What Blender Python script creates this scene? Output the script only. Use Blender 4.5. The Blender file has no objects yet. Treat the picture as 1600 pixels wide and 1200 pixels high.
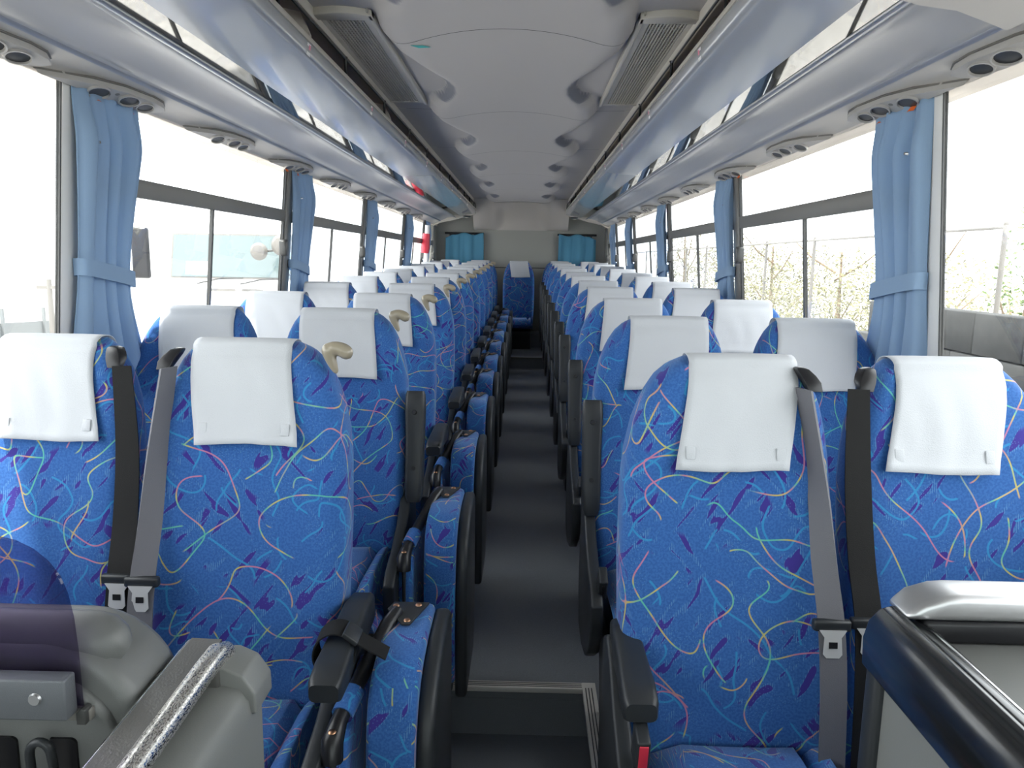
import bpy, bmesh, math, random
from mathutils import Vector, Matrix

# ------------------------------------------------------------------ camera, sky, exposure
SC = bpy.context.scene
COL = SC.collection
CAM_X, CAM_Z, FPX = 0.082, 1.43, 1180.0
_Y = Vector((822 - 800, 600 - 407, FPX)).normalized()
_x = Vector((1.0, -0.019, 0.0)); _x.z = -(_x.x * _Y.x + _x.y * _Y.y) / _Y.z
_X = _x.normalized()
_Z = _X.cross(_Y)
if _Z.y < 0: _Z = -_Z
_right = Vector((_X[0], _Y[0], _Z[0])); _up = Vector((_X[1], _Y[1], _Z[1])); _fwd = Vector((_X[2], _Y[2], _Z[2]))
cam_d = bpy.data.cameras.new('camera'); cam = bpy.data.objects.new('camera', cam_d); COL.objects.link(cam)
cam.matrix_world = Matrix(((_right.x, _up.x, -_fwd.x, CAM_X), (_right.y, _up.y, -_fwd.y, 0.0),
                           (_right.z, _up.z, -_fwd.z, CAM_Z), (0, 0, 0, 1)))
cam_d.sensor_width = 36.0; cam_d.lens = 36.0 * FPX / 1600.0; cam_d.clip_start = 0.02; cam_d.clip_end = 300
SC.camera = cam
SC.view_settings.view_transform = 'Standard'; SC.view_settings.look = 'None'
SC.view_settings.gamma = 1.0; SC.view_settings.use_curve_mapping = False
SC.view_settings.exposure = 0.30
SC.cycles.use_denoising = True
SC.cycles.max_bounces = 10; SC.cycles.diffuse_bounces = 6; SC.cycles.transparent_max_bounces = 16
world = bpy.data.worlds.new('overcast_sky'); SC.world = world
world.use_nodes = True
_bg = world.node_tree.nodes['Background']
_bg.inputs['Color'].default_value = (0.95, 0.98, 1.0, 1); _bg.inputs['Strength'].default_value = 4.6
sun_d = bpy.data.lights.new('sun', 'SUN'); sun = bpy.data.objects.new('sun', sun_d); COL.objects.link(sun)
sun_d.energy = 10.0; sun_d.angle = math.radians(3); sun_d.color = (1.0, 0.96, 0.9)
sun.rotation_euler = (math.radians(18), math.radians(-14), 0)

R = math.radians
rnd = random.Random(7)

# ------------------------------------------------------------------ materials
def pmat(name, col, rough=0.5, metal=0.0, spec=0.5, coat=0.0, bump=None, var=0.0):
    m = bpy.data.materials.new(name); m.use_nodes = True
    nt = m.node_tree; b = nt.nodes['Principled BSDF']
    b.inputs['Base Color'].default_value = (*col, 1); b.inputs['Roughness'].default_value = rough
    b.inputs['Metallic'].default_value = metal; b.inputs['Specular IOR Level'].default_value = spec
    b.inputs['Coat Weight'].default_value = coat; b.inputs['Coat Roughness'].default_value = 0.06
    if bump or var:
        tc = nt.nodes.new('ShaderNodeTexCoord')
        n = nt.nodes.new('ShaderNodeTexNoise'); n.inputs['Scale'].default_value = bump[0] if bump else 14
        n.inputs['Detail'].default_value = 3
        nt.links.new(tc.outputs['Object'], n.inputs['Vector'])
        if bump:
            bp = nt.nodes.new('ShaderNodeBump'); bp.inputs['Strength'].default_value = bump[1]; bp.inputs['Distance'].default_value = 0.002
            nt.links.new(n.outputs['Fac'], bp.inputs['Height']); nt.links.new(bp.outputs['Normal'], b.inputs['Normal'])
        if var:
            mp = nt.nodes.new('ShaderNodeMapRange')
            mp.inputs['From Min'].default_value = 0.3; mp.inputs['From Max'].default_value = 0.7
            mp.inputs['To Min'].default_value = 1 - var; mp.inputs['To Max'].default_value = 1 + var
            mx = nt.nodes.new('ShaderNodeMix'); mx.data_type = 'RGBA'; mx.blend_type = 'MULTIPLY'; mx.inputs['Factor'].default_value = 1
            mx.inputs['A'].default_value = (*col, 1)
            nt.links.new(n.outputs['Fac'], mp.inputs['Value']); nt.links.new(mp.outputs['Result'], mx.inputs['B'])
            nt.links.new(mx.outputs['Result'], b.inputs['Base Color'])
    return m

def fabric_mat():
    m = bpy.data.materials.new('seat_fabric'); m.use_nodes = True
    nt = m.node_tree; N = nt.nodes; L = nt.links; b = N['Principled BSDF']
    def math_(op, a, c=None, d=None):
        n = N.new('ShaderNodeMath'); n.operation = op
        for i, v in enumerate((a, c, d)):
            if v is None: continue
            if isinstance(v, (int, float)): n.inputs[i].default_value = v
            else: L.new(v, n.inputs[i])
        return n.outputs[0]
    def mixc(f, a, c):
        n = N.new('ShaderNodeMix'); n.data_type = 'RGBA'
        L.new(f, n.inputs['Factor'])
        for k, v in (('A', a), ('B', c)):
            if isinstance(v, tuple): n.inputs[k].default_value = (*v, 1)
            else: L.new(v, n.inputs[k])
        return n.outputs['Result']
    uv = N.new('ShaderNodeUVMap'); uv.uv_map = 'UVMap'
    oi = N.new('ShaderNodeObjectInfo')
    cmb = N.new('ShaderNodeCombineXYZ')
    L.new(math_('MULTIPLY', oi.outputs['Random'], 23.7), cmb.inputs[0]); L.new(math_('MULTIPLY', oi.outputs['Random'], 71.3), cmb.inputs[1])
    scl = N.new('ShaderNodeVectorMath'); scl.operation = 'SCALE'; L.new(uv.outputs[0], scl.inputs[0]); scl.inputs['Scale'].default_value = 1.22
    add = N.new('ShaderNodeVectorMath'); add.operation = 'ADD'; L.new(scl.outputs[0], add.inputs[0]); L.new(cmb.outputs[0], add.inputs[1])
    P = add.outputs[0]
    def off(v, dx, dy):
        n = N.new('ShaderNodeVectorMath'); n.operation = 'ADD'; L.new(v, n.inputs[0]); n.inputs[1].default_value = (dx, dy, 0); return n.outputs[0]
    def noise(v, sc, det=0.0, dist=0.0):
        n = N.new('ShaderNodeTexNoise'); n.noise_dimensions = '2D'; L.new(v, n.inputs['Vector'])
        n.inputs['Scale'].default_value = sc; n.inputs['Detail'].default_value = det; n.inputs['Distortion'].default_value = dist
        return n.outputs['Fac']
    def sstep(v, lo, hi):
        n = N.new('ShaderNodeMapRange'); n.interpolation_type = 'SMOOTHSTEP'; L.new(v, n.inputs['Value'])
        n.inputs['From Min'].default_value = lo; n.inputs['From Max'].default_value = hi
        return n.outputs['Result']
    E_ = 0.004
    def contour(ox, oy, sc, level, width, mask_sc, lo, hi, dist=0.0):
        p = off(P, ox, oy)
        a = noise(p, sc, 0, dist); ax = noise(off(p, E_, 0), sc, 0, dist); ay = noise(off(p, 0, E_), sc, 0, dist)
        gx = math_('DIVIDE', math_('SUBTRACT', ax, a), E_); gy = math_('DIVIDE', math_('SUBTRACT', ay, a), E_)
        g = math_('SQRT', math_('ADD', math_('ADD', math_('MULTIPLY', gx, gx), math_('MULTIPLY', gy, gy)), 0.05))
        d = math_('DIVIDE', math_('ABSOLUTE', math_('SUBTRACT', a, level)), g)
        line = sstep(d, width * 1.25, width * 0.75)
        mk = sstep(noise(off(p, 9.1, 3.3), mask_sc), lo, hi)
        return math_('MULTIPLY', line, mk)
    # base weave
    base = mixc(sstep(noise(P, 160, 1), 0.35, 0.65), FAB['base0'], FAB['base1'])
    # purple brush patches with hatching
    mp = N.new('ShaderNodeMapping'); mp.vector_type = 'TEXTURE'; L.new(P, mp.inputs['Vector']); mp.inputs['Rotation'].default_value = (0, 0, 0.95); mp.inputs['Scale'].default_value = (1 / 10, 1 / 40, 1)
    pa = noise(mp.outputs[0], 1.0, 1.0, 0.3)
    mp2 = N.new('ShaderNodeMapping'); mp2.vector_type = 'TEXTURE'; L.new(off(P, 4.4, 1.2), mp2.inputs['Vector']); mp2.inputs['Rotation'].default_value = (0, 0, -0.85); mp2.inputs['Scale'].default_value = (1 / 10, 1 / 40, 1)
    pb = noise(mp2.outputs[0], 1.0, 1.0, 0.3)
    pm0 = (pa, pb)
    prA = sstep(noise(off(P, 2.0, 7.0), 5.0), 0.45, 0.5); prB = sstep(noise(off(P, 12.0, 3.0), 5.0), 0.47, 0.52)
    mA = math_('MULTIPLY', sstep(pa, 0.63, 0.655), prA); mB = math_('MULTIPLY', math_('MULTIPLY', sstep(pb, 0.63, 0.655), prB), math_('SUBTRACT', 1.0, prA))
    pm = math_('MAXIMUM', mA, mB)
    c = mixc(pm, base, FAB['purple'])
    # pale hatch beside the patches
    sx = N.new('ShaderNodeSeparateXYZ'); L.new(P, sx.inputs[0])
    hat = sstep(math_('SINE', math_('MULTIPLY', sx.outputs[0], 1150.0)), 0.35, 0.75)
    hm = math_('MAXIMUM', math_('MULTIPLY', sstep(pa, 0.56, 0.6), prA), math_('MULTIPLY', math_('MULTIPLY', sstep(pb, 0.56, 0.6), prB), math_('SUBTRACT', 1.0, prA)))
    hm = math_('MULTIPLY', math_('MULTIPLY', hat, hm), math_('SUBTRACT', 1.0, pm))
    c = mixc(math_('MULTIPLY', hm, 0.55), c, FAB['pale'])
    # cyan strokes
    cy = math_('MAXIMUM', contour(3, 8, 7.5, 0.5, 0.0026, 8.5, 0.52, 0.54), contour(13, 2, 8.5, 0.46, 0.0025, 9.0, 0.52, 0.54))
    c = mixc(math_('MULTIPLY', cy, 0.8), c, FAB['cyan'])
    # long multi-coloured swirls
    ramp = N.new('ShaderNodeValToRGB'); cr = ramp.color_ramp
    cols = [(0.30, FAB['pink']), (0.42, FAB['yellow']), (0.50, FAB['green']), (0.58, FAB['pink']), (0.66, FAB['yellow']), (0.74, FAB['green'])]
    while len(cr.elements) < len(cols): cr.elements.new(0.5)
    for e, (p_, c_) in zip(cr.elements, cols): e.position = p_; e.color = (*c_, 1)
    L.new(noise(off(P, 1.7, 5.9), 6.5, 0.0), ramp.inputs['Fac'])
    ln = math_('MAXIMUM', contour(0, 0, 4.3, 0.5, 0.0019, 3.4, 0.40, 0.42, 0.25), contour(21, 6, 4.9, 0.47, 0.0019, 3.8, 0.44, 0.46, 0.2))
    ln = math_('MAXIMUM', ln, contour(41, 16, 5.6, 0.53, 0.0019, 4.2, 0.46, 0.48, 0.2))
    c = mixc(math_('MULTIPLY', ln, 0.9), c, ramp.outputs['Color'])
    # light flecks
    vo = N.new('ShaderNodeTexVoronoi'); vo.voronoi_dimensions = '2D'; L.new(P, vo.inputs['Vector']); vo.inputs['Scale'].default_value = 110
    fl = math_('MULTIPLY', sstep(vo.outputs['Distance'], 0.16, 0.08), sstep(noise(off(P, 6, 6), 9.0), 0.52, 0.6))
    c = mixc(math_('MULTIPLY', fl, 0.4), c, FAB['pale'])
    L.new(c, b.inputs['Base Color'])
    b.inputs['Roughness'].default_value = 0.85; b.inputs['Specular IOR Level'].default_value = 0.2
    b.inputs['Sheen Weight'].default_value = 0.35; b.inputs['Sheen Roughness'].default_value = 0.45; b.inputs['Sheen Tint'].default_value = (0.6, 0.75, 1, 1)
    return m

FAB = dict(base0=(0.026, 0.098, 0.30), base1=(0.036, 0.125, 0.36), purple=(0.040, 0.028, 0.22), pale=(0.14, 0.30, 0.50),
           cyan=(0.030, 0.24, 0.48), pink=(0.46, 0.17, 0.27), yellow=(0.50, 0.42, 0.09), green=(0.10, 0.42, 0.32))

def cloth_mat(name, col, transl=0.0, weave=700.0, strength=0.25):
    m = bpy.data.materials.new(name); m.use_nodes = True
    nt = m.node_tree; N = nt.nodes; L = nt.links; b = N['Principled BSDF']
    b.inputs['Base Color'].default_value = (*col, 1); b.inputs['Roughness'].default_value = 0.9; b.inputs['Specular IOR Level'].default_value = 0.15
    tc = N.new('ShaderNodeTexCoord'); v = N.new('ShaderNodeTexVoronoi'); v.inputs['Scale'].default_value = weave
    L.new(tc.outputs['Object'], v.inputs['Vector'])
    bp = N.new('ShaderNodeBump'); bp.inputs['Strength'].default_value = strength; bp.inputs['Distance'].default_value = 0.001
    L.new(v.outputs['Distance'], bp.inputs['Height']); L.new(bp.outputs['Normal'], b.inputs['Normal'])
    if transl:
        t = N.new('ShaderNodeBsdfTranslucent'); t.inputs['Color'].default_value = (*[min(1, c * 1.15) for c in col], 1)
        mx = N.new('ShaderNodeMixShader'); mx.inputs['Fac'].default_value = transl
        L.new(b.outputs[0], mx.inputs[1]); L.new(t.outputs[0], mx.inputs[2]); L.new(mx.outputs[0], N['Material Output'].inputs['Surface'])
    return m

def glass_mat(name, tint, ior=1.45, rough=0.0):
    m = bpy.data.materials.new(name); m.use_nodes = True
    nt = m.node_tree; N = nt.nodes; L = nt.links; N.remove(N['Principled BSDF'])
    t = N.new('ShaderNodeBsdfTransparent'); t.inputs['Color'].default_value = (*tint, 1)
    g = N.new('ShaderNodeBsdfGlossy'); g.inputs['Roughness'].default_value = rough
    lw = N.new('ShaderNodeLayerWeight'); lw.inputs['Blend'].default_value = 0.5
    pw = N.new('ShaderNodeMath'); pw.operation = 'POWER'; L.new(lw.outputs['Facing'], pw.inputs[0]); pw.inputs[1].default_value = 5.0
    f = N.new('ShaderNodeMath'); f.operation = 'MULTIPLY_ADD'; L.new(pw.outputs[0], f.inputs[0]); f.inputs[1].default_value = 0.85; f.inputs[2].default_value = 0.035
    mx = N.new('ShaderNodeMixShader'); L.new(f.outputs[0], mx.inputs[0]); L.new(t.outputs[0], mx.inputs[1]); L.new(g.outputs[0], mx.inputs[2])
    L.new(mx.outputs[0], N['Material Output'].inputs['Surface'])
    return m

def scratched_metal():
    m = pmat('scratched_metal', (0.62, 0.60, 0.56), 0.22, 1.0)
    nt = m.node_tree; N = nt.nodes; L = nt.links; b = N['Principled BSDF']
    tc = N.new('ShaderNodeTexCoord'); mp = N.new('ShaderNodeMapping'); mp.inputs['Scale'].default_value = (700, 260, 700)
    n = N.new('ShaderNodeTexNoise'); n.inputs['Scale'].default_value = 1; n.inputs['Detail'].default_value = 4
    L.new(tc.outputs['Object'], mp.inputs[0]); L.new(mp.outputs[0], n.inputs['Vector'])
    r = N.new('ShaderNodeMapRange'); r.inputs['From Min'].default_value = 0.42; r.inputs['From Max'].default_value = 0.6
    r.inputs['To Min'].default_value = 0.15; r.inputs['To Max'].default_value = 0.6
    L.new(n.outputs['Fac'], r.inputs['Value']); L.new(r.outputs['Result'], b.inputs['Roughness'])
    bp = N.new('ShaderNodeBump'); bp.inputs['Strength'].default_value = 0.35; bp.inputs['Distance'].default_value = 0.0004
    L.new(n.outputs['Fac'], bp.inputs['Height']); L.new(bp.outputs['Normal'], b.inputs['Normal'])
    return m

FABRIC = fabric_mat()
COVER = cloth_mat('white_cover_cloth', (0.585, 0.60, 0.625), 0.08, 420, 0.35)
CURTAIN = cloth_mat('curtain_cloth', (0.305, 0.43, 0.595), 0.18, 500, 0.15)
REARCURT = cloth_mat('rear_curtain_cloth', (0.13, 0.36, 0.52), 0.3, 500, 0.15)
DARK = pmat('dark_grey_plastic', (0.021, 0.0235, 0.0265), 0.40, spec=0.4, bump=(900, 0.15))
BLACK = pmat('black_plastic', (0.012, 0.012, 0.014), 0.32, spec=0.4)
GLOSSBLACK = pmat('glossy_black_trim', (0.010, 0.011, 0.012), 0.18, spec=0.6)
TAN = pmat('tan_handle_plastic', (0.30, 0.26, 0.19), 0.28, spec=0.5, coat=0.3)
CEIL = pmat('ceiling_panel_fabric', (0.46, 0.44, 0.43), 0.8, spec=0.2, bump=(300, 0.1))
def shade_mix(m, col):
    nt = m.node_tree; at = nt.nodes.new('ShaderNodeAttribute'); at.attribute_name = 'cove_shade'
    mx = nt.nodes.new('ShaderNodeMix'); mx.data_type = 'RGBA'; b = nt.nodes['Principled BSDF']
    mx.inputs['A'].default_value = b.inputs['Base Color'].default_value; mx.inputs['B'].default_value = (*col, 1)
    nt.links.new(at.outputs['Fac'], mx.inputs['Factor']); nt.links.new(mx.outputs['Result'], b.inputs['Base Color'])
shade_mix(CEIL, (0.19, 0.196, 0.23))  # crescent shade along the cove edges, mixed into the panel colour
ROOFDARK = pmat('roof_void', (0.05, 0.05, 0.05), 0.9)
LINER = pmat('rack_liner', (0.72, 0.66, 0.60), 0.8)
GLOSSGREY = pmat('glossy_grey_underside', (0.37, 0.38, 0.40), 0.18, spec=0.6, coat=0.4)
MIRROR = pmat('mirror_strip', (0.26, 0.25, 0.235), 0.03, 1.0)
CONSOLE = pmat('console_grey', (0.36, 0.355, 0.36), 0.32, spec=0.6)
SOFFIT = pmat('soffit_beige', (0.56, 0.53, 0.49), 0.55)
PANELM = pmat('service_panel_grey', (0.43, 0.41, 0.385), 0.45)
LIPM = pmat('rack_lip_beige', (0.50, 0.47, 0.42), 0.45)
ALU = pmat('satin_aluminium', (0.50, 0.50, 0.505), 0.36, 0.85)
PLATE = pmat('latch_steel', (0.62, 0.62, 0.62), 0.35, 0.35)
NOSE = pmat('nosing_grey', (0.58, 0.56, 0.52), 0.4, 0.2)
CHROME = pmat('bright_steel', (0.80, 0.80, 0.80), 0.15, 1.0)
SCRATCH = scratched_metal()
FLOORM = pmat('aisle_vinyl', (0.135, 0.145, 0.16), 0.45, spec=0.5, bump=(500, 0.2), var=0.25)
WALLG = pmat('rear_wall_grey', (0.33, 0.33, 0.30), 0.85, bump=(400, 0.1))
DOMEM = pmat('rear_dome_grey', (0.46, 0.43, 0.40), 0.8)
SIDEW = pmat('side_wall_grey', (0.30, 0.31, 0.33), 0.7)
PILLAR = pmat('pillar_grey', (0.72, 0.71, 0.69), 0.5)
FRAME = pmat('window_frame_dark', (0.050, 0.050, 0.048), 0.4)
FRAME2 = pmat('window_frame_olive', (0.17, 0.16, 0.145), 0.45)
GLASS = glass_mat('window_glass', (0.95, 0.96, 0.96))
TINTED = glass_mat('tinted_front_glass', (0.72, 0.75, 0.74))
ACRYL = glass_mat('tinted_acrylic', (0.60, 0.56, 0.68), 1.4)
GREYP = pmat('moulded_grey_plastic', (0.128, 0.131, 0.126), 0.42, bump=(700, 0.12))
GREYP2 = pmat('light_grey_laminate', (0.185, 0.188, 0.18), 0.45, bump=(500, 0.08))
BRUSHED = pmat('brushed_grey_bar', (0.13, 0.138, 0.15), 0.4, 0.3, bump=(800, 0.3))
STRAP = pmat('black_belt_webbing', (0.011, 0.011, 0.011), 0.7, spec=0.25, bump=(600, 0.3))
STRAPG = pmat('grey_belt_webbing', (0.13, 0.13, 0.145), 0.55, bump=(600, 0.3))
RAILM = pmat('dull_steel', (0.17, 0.165, 0.155), 0.38, 0.6, bump=(300, 0.2))
RED = pmat('red_plastic', (0.62, 0.03, 0.06), 0.4)
ORANGE = pmat('orange_tab', (0.85, 0.16, 0.03), 0.5)
TEAL = pmat('teal_sticker', (0.05, 0.42, 0.40), 0.5)
WHITEP = pmat('white_sticker', (0.75, 0.75, 0.75), 0.5)
PINKP = pmat('pink_print', (0.65, 0.18, 0.28), 0.5)
COPPER = pmat('copper_rivet', (0.50, 0.28, 0.17), 0.35, 1.0)
LAMPM = pmat('lamp_lens', (0.8, 0.75, 0.6), 0.2)

# ------------------------------------------------------------------ mesh helpers
def mesh(name, vs, fs, smooth=None, uv=None):
    me = bpy.data.meshes.new(name); me.from_pydata([tuple(v) for v in vs], [], fs)
    bm = bmesh.new(); bm.from_mesh(me); bmesh.ops.recalc_face_normals(bm, faces=bm.faces); bm.to_mesh(me); bm.free()
    if uv is not None:
        l = me.uv_layers.new(name='UVMap')
        for lp in me.loops: l.data[lp.index].uv = uv[lp.vertex_index]
    if smooth is not None:
        me.shade_smooth()
        if smooth > 0: me.set_sharp_from_angle(angle=R(smooth))
    return me

def boxuv(me, s=1.0):
    l = me.uv_layers.get('UVMap') or me.uv_layers.new(name='UVMap')
    for p in me.polygons:
        n = p.normal; a = max(range(3), key=lambda i: abs(n[i]))
        for li in p.loop_indices:
            c = me.vertices[me.loops[li].vertex_index].co
            l.data[li].uv = ((c.y, c.z), (c.x, c.z), (c.x, c.y))[a]
    return me

def bevelled(me, r, seg=2, ang=30, smooth=50):
    bm = bmesh.new(); bm.from_mesh(me)
    es = [e for e in bm.edges if len(e.link_faces) == 2 and e.calc_face_angle(0) > R(ang)]
    bmesh.ops.bevel(bm, geom=es, offset=r, segments=seg, profile=0.5, affect='EDGES', clamp_overlap=True)
    bmesh.ops.recalc_face_normals(bm, faces=bm.faces)
    bm.to_mesh(me); bm.free(); me.shade_smooth(); me.set_sharp_from_angle(angle=R(smooth)); return me

def box(name, x0, x1, y0, y1, z0, z1, r=0.0, seg=2):
    vs = [(x, y, z) for x in (x0, x1) for y in (y0, y1) for z in (z0, z1)]
    fs = [(0, 1, 3, 2), (4, 6, 7, 5), (0, 4, 5, 1), (2, 3, 7, 6), (0, 2, 6, 4), (1, 5, 7, 3)]
    me = mesh(name, vs, fs)
    if r: bevelled(me, r, seg)
    return me

def prism(name, pts, a0, a1, axis='x', r=0.0, seg=2, smooth=35):
    """closed 2-D outline extruded along an axis; pts are (y,z) for x, (x,z) for y, (x,y) for z"""
    def p3(p, a): return {'x': (a, p[0], p[1]), 'y': (p[0], a, p[1]), 'z': (p[0], p[1], a)}[axis]
    n = len(pts); vs = [p3(p, a0) for p in pts] + [p3(p, a1) for p in pts]
    fs = [tuple(range(n)), tuple(range(n, 2 * n))] + [(i, (i + 1) % n, n + (i + 1) % n, n + i) for i in range(n)]
    me = mesh(name, vs, fs, smooth)
    if r: bevelled(me, r, seg)
    return me

def sheet_prism(name, pts, y0, y1, smooth=40, ny=1):
    """closed (x,z) outline extruded along y with ny segments"""
    n = len(pts); vs = []; fs = []
    for j in range(ny + 1):
        y = y0 + (y1 - y0) * j / ny; vs += [(p[0], y, p[1]) for p in pts]
    for j in range(ny):
        for i in range(n): fs.append((j * n + i, j * n + (i + 1) % n, (j + 1) * n + (i + 1) % n, (j + 1) * n + i))
    fs += [tuple(range(n)), tuple(range(ny * n, ny * n + n))]
    return mesh(name, vs, fs, smooth)

def loft(name, rings, uv=None, cap=True, smooth=0, closed=True):
    n = len(rings[0]); vs = [v for r in rings for v in r]; fs = []
    for j in range(len(rings) - 1):
        for i in range(n if closed else n - 1):
            fs.append((j * n + i, j * n + (i + 1) % n, (j + 1) * n + (i + 1) % n, (j + 1) * n + i))
    if cap and closed: fs += [tuple(range(n)), tuple(range((len(rings) - 1) * n, len(rings) * n))]
    return mesh(name, vs, fs, smooth, uv)

def tube(name, pts, rad, n=10, smooth=60):
    pts = [Vector(p) for p in pts]
    if not isinstance(rad, (list, tuple)): rad = [rad] * len(pts)
    t = (pts[1] - pts[0]).normalized(); u = t.orthogonal().normalized(); rings = []
    for i, p in enumerate(pts):
        a = pts[max(i - 1, 0)]; c = pts[min(i + 1, len(pts) - 1)]; t = (c - a).normalized()
        u = (u - t * u.dot(t)).normalized(); w = t.cross(u)
        rings.append([p + (u * math.cos(k * 2 * math.pi / n) + w * math.sin(k * 2 * math.pi / n)) * rad[i] for k in range(n)])
    return loft(name, rings, smooth=smooth)

def spline(pts, n=6):
    """Catmull-Rom through tuples of any length"""
    out = []
    P = [pts[0]] + list(pts) + [pts[-1]]
    for i in range(1, len(P) - 2):
        for k in range(n):
            t = k / n; a, b, c, d = P[i - 1], P[i], P[i + 1], P[i + 2]
            out.append(tuple(0.5 * (2 * b[j] + (c[j] - a[j]) * t + (2 * a[j] - 5 * b[j] + 4 * c[j] - d[j]) * t * t + (-a[j] + 3 * b[j] - 3 * c[j] + d[j]) * t ** 3) for j in range(len(b))))
    out.append(tuple(pts[-1])); return out

def ribbon(name, pts, th=0.0025, n=5):
    """pts: (centre xyz, half-width vector xyz) keys -> thin strap"""
    ks = spline([tuple(c) + tuple(w) for c, w in pts], n); rings = []
    for i, k in enumerate(ks):
        c = Vector(k[:3]); w = Vector(k[3:])
        a = Vector(ks[max(i - 1, 0)][:3]); e = Vector(ks[min(i + 1, len(ks) - 1)][:3])
        nrm = (e - a).cross(w); nrm = nrm.normalized() * th if nrm.length > 1e-9 else Vector((0, -th, 0))
        rings.append([c - w - nrm, c + w - nrm, c + w + nrm, c - w + nrm])
    return loft(name, rings, smooth=50)

def lerp_tab(tab, z):
    if z <= tab[0][0]: return tab[0][1:]
    for a, b in zip(tab, tab[1:]):
        if z <= b[0]:
            t = (z - a[0]) / (b[0] - a[0]); return tuple(a[i] + (b[i] - a[i]) * t for i in range(1, len(a)))
    return tab[-1][1:]

def sm(t): t = max(0.0, min(1.0, t)); return t * t * (3 - 2 * t)

# ------------------------------------------------------------------ object helpers
def obj(name, me, mat, parent=None, loc=None, rot=None):
    o = bpy.data.objects.new(name, me); COL.objects.link(o)
    if mat is not None and not me.materials: me.materials.append(mat)
    if parent: o.parent = parent
    if loc: o.location = loc
    if rot: o.rotation_euler = rot
    return o

def thing(name, label, cat, loc=(0, 0, 0), rot=(0, 0, 0), group=None):
    o = bpy.data.objects.new(name, None); COL.objects.link(o); o.empty_display_size = 0.05
    o.location = loc; o.rotation_euler = rot; tag(o, label, cat, group); return o

def tag(o, label, cat, group=None):
    o['label'] = label; o['category'] = cat
    if group: o['group'] = group
    return o

def struct(name, me=None, mat=None, label=None):
    o = obj(name, me, mat) if me else bpy.data.objects.new(name, None)
    if not me: COL.objects.link(o); o.empty_display_size = 0.05
    o['kind'] = 'structure'
    if label: o['label'] = label
    return o

SLOPE = 0.0205
def zf(y): return SLOPE * (y - 2.386)
def wx(z): return 1.20 - 0.088 * (z - 1.55)          # inner face of the leaning side wall
ORD = ['first', 'second', 'third', 'fourth', 'fifth', 'sixth', 'seventh', 'eighth', 'ninth', 'tenth', 'eleventh', 'twelfth']
Y0, Y1 = -1.5, 10.8

# ------------------------------------------------------------------ the bus shell
def slab(name, x0, x1, ya, yb, za, zb, th=0.06):
    """floor slab whose top runs from za at ya to zb at yb"""
    vs = [(x0, ya, za), (x1, ya, za), (x1, yb, zb), (x0, yb, zb), (x0, ya, za - th), (x1, ya, za - th), (x1, yb, zb - th), (x0, yb, zb - th)]
    return mesh(name, vs, [(0, 1, 2, 3), (4, 7, 6, 5), (0, 4, 5, 1), (1, 5, 6, 2), (2, 6, 7, 3), (3, 7, 4, 0)])

fl = struct('floor')
obj('aisle_floor', slab('aisle_floor', -0.21, 0.345, 2.386, 9.05, zf(2.386), zf(9.05)), FLOORM, fl)
obj('side_floor', slab('side_floor', -1.27, -0.21, 1.09, Y1, zf(1.09), zf(Y1), 0.3), FLOORM, fl)
obj('side_floor', slab('side_floor', 0.345, 1.27, 0.97, Y1, zf(0.97), zf(Y1), 0.3), FLOORM, fl)
obj('entry_floor', slab('entry_floor', -1.27, 1.27, Y0, 2.40, -0.19, -0.19), FLOORM, fl)
obj('step_riser', box('step_riser', -0.21, 0.345, 2.384, 2.40, -0.19, -0.055), FLOORM, fl)
obj('rear_step', box('rear_step', -0.21, 0.345, 9.05, 10.12, 0.08, 0.275, 0.004), FLOORM, fl)
obj('rear_plinth', box('rear_plinth', -0.26, 0.345, 10.12, Y1, 0.08, 0.44, 0.004), FLOORM, fl)
def nosing(name, ax):
    t = struct(name)
    if ax == 'x':
        obj('nosing_plate', box('nosing_plate', -0.21, 0.30, 2.352, 2.392, zf(2.386) - 0.012, zf(2.386) + 0.006, 0.002), NOSE, t)
        for k in range(3): obj('groove', box('groove', -0.208, 0.298, 2.361 + k * 0.010, 2.364 + k * 0.010, zf(2.386) + 0.004, zf(2.386) + 0.0068), BLACK, t)
    else:
        obj('nosing_plate', slab('nosing_plate', 0.300, 0.345, 0.98, 2.392, zf(0.98) + 0.006, zf(2.386) + 0.006, 0.02), NOSE, t)
        for k in range(3): obj('groove', slab('groove', 0.309 + k * 0.010, 0.312 + k * 0.010, 0.985, 2.36, zf(0.985) + 0.0068, zf(2.36) + 0.0068, 0.002), BLACK, t)
nosing('trim_1', 'x'); nosing('trim_2', 'y')
t = struct('trim_3')
obj('nosing_plate', box('nosing_plate', -0.20, 0.33, 9.035, 9.06, 0.268, 0.278), FRAME2, t)
obj('lower_strip', box('lower_strip', -0.20, 0.29, 8.98, 9.0, zf(9) , zf(9) + 0.005), FRAME2, t)

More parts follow.
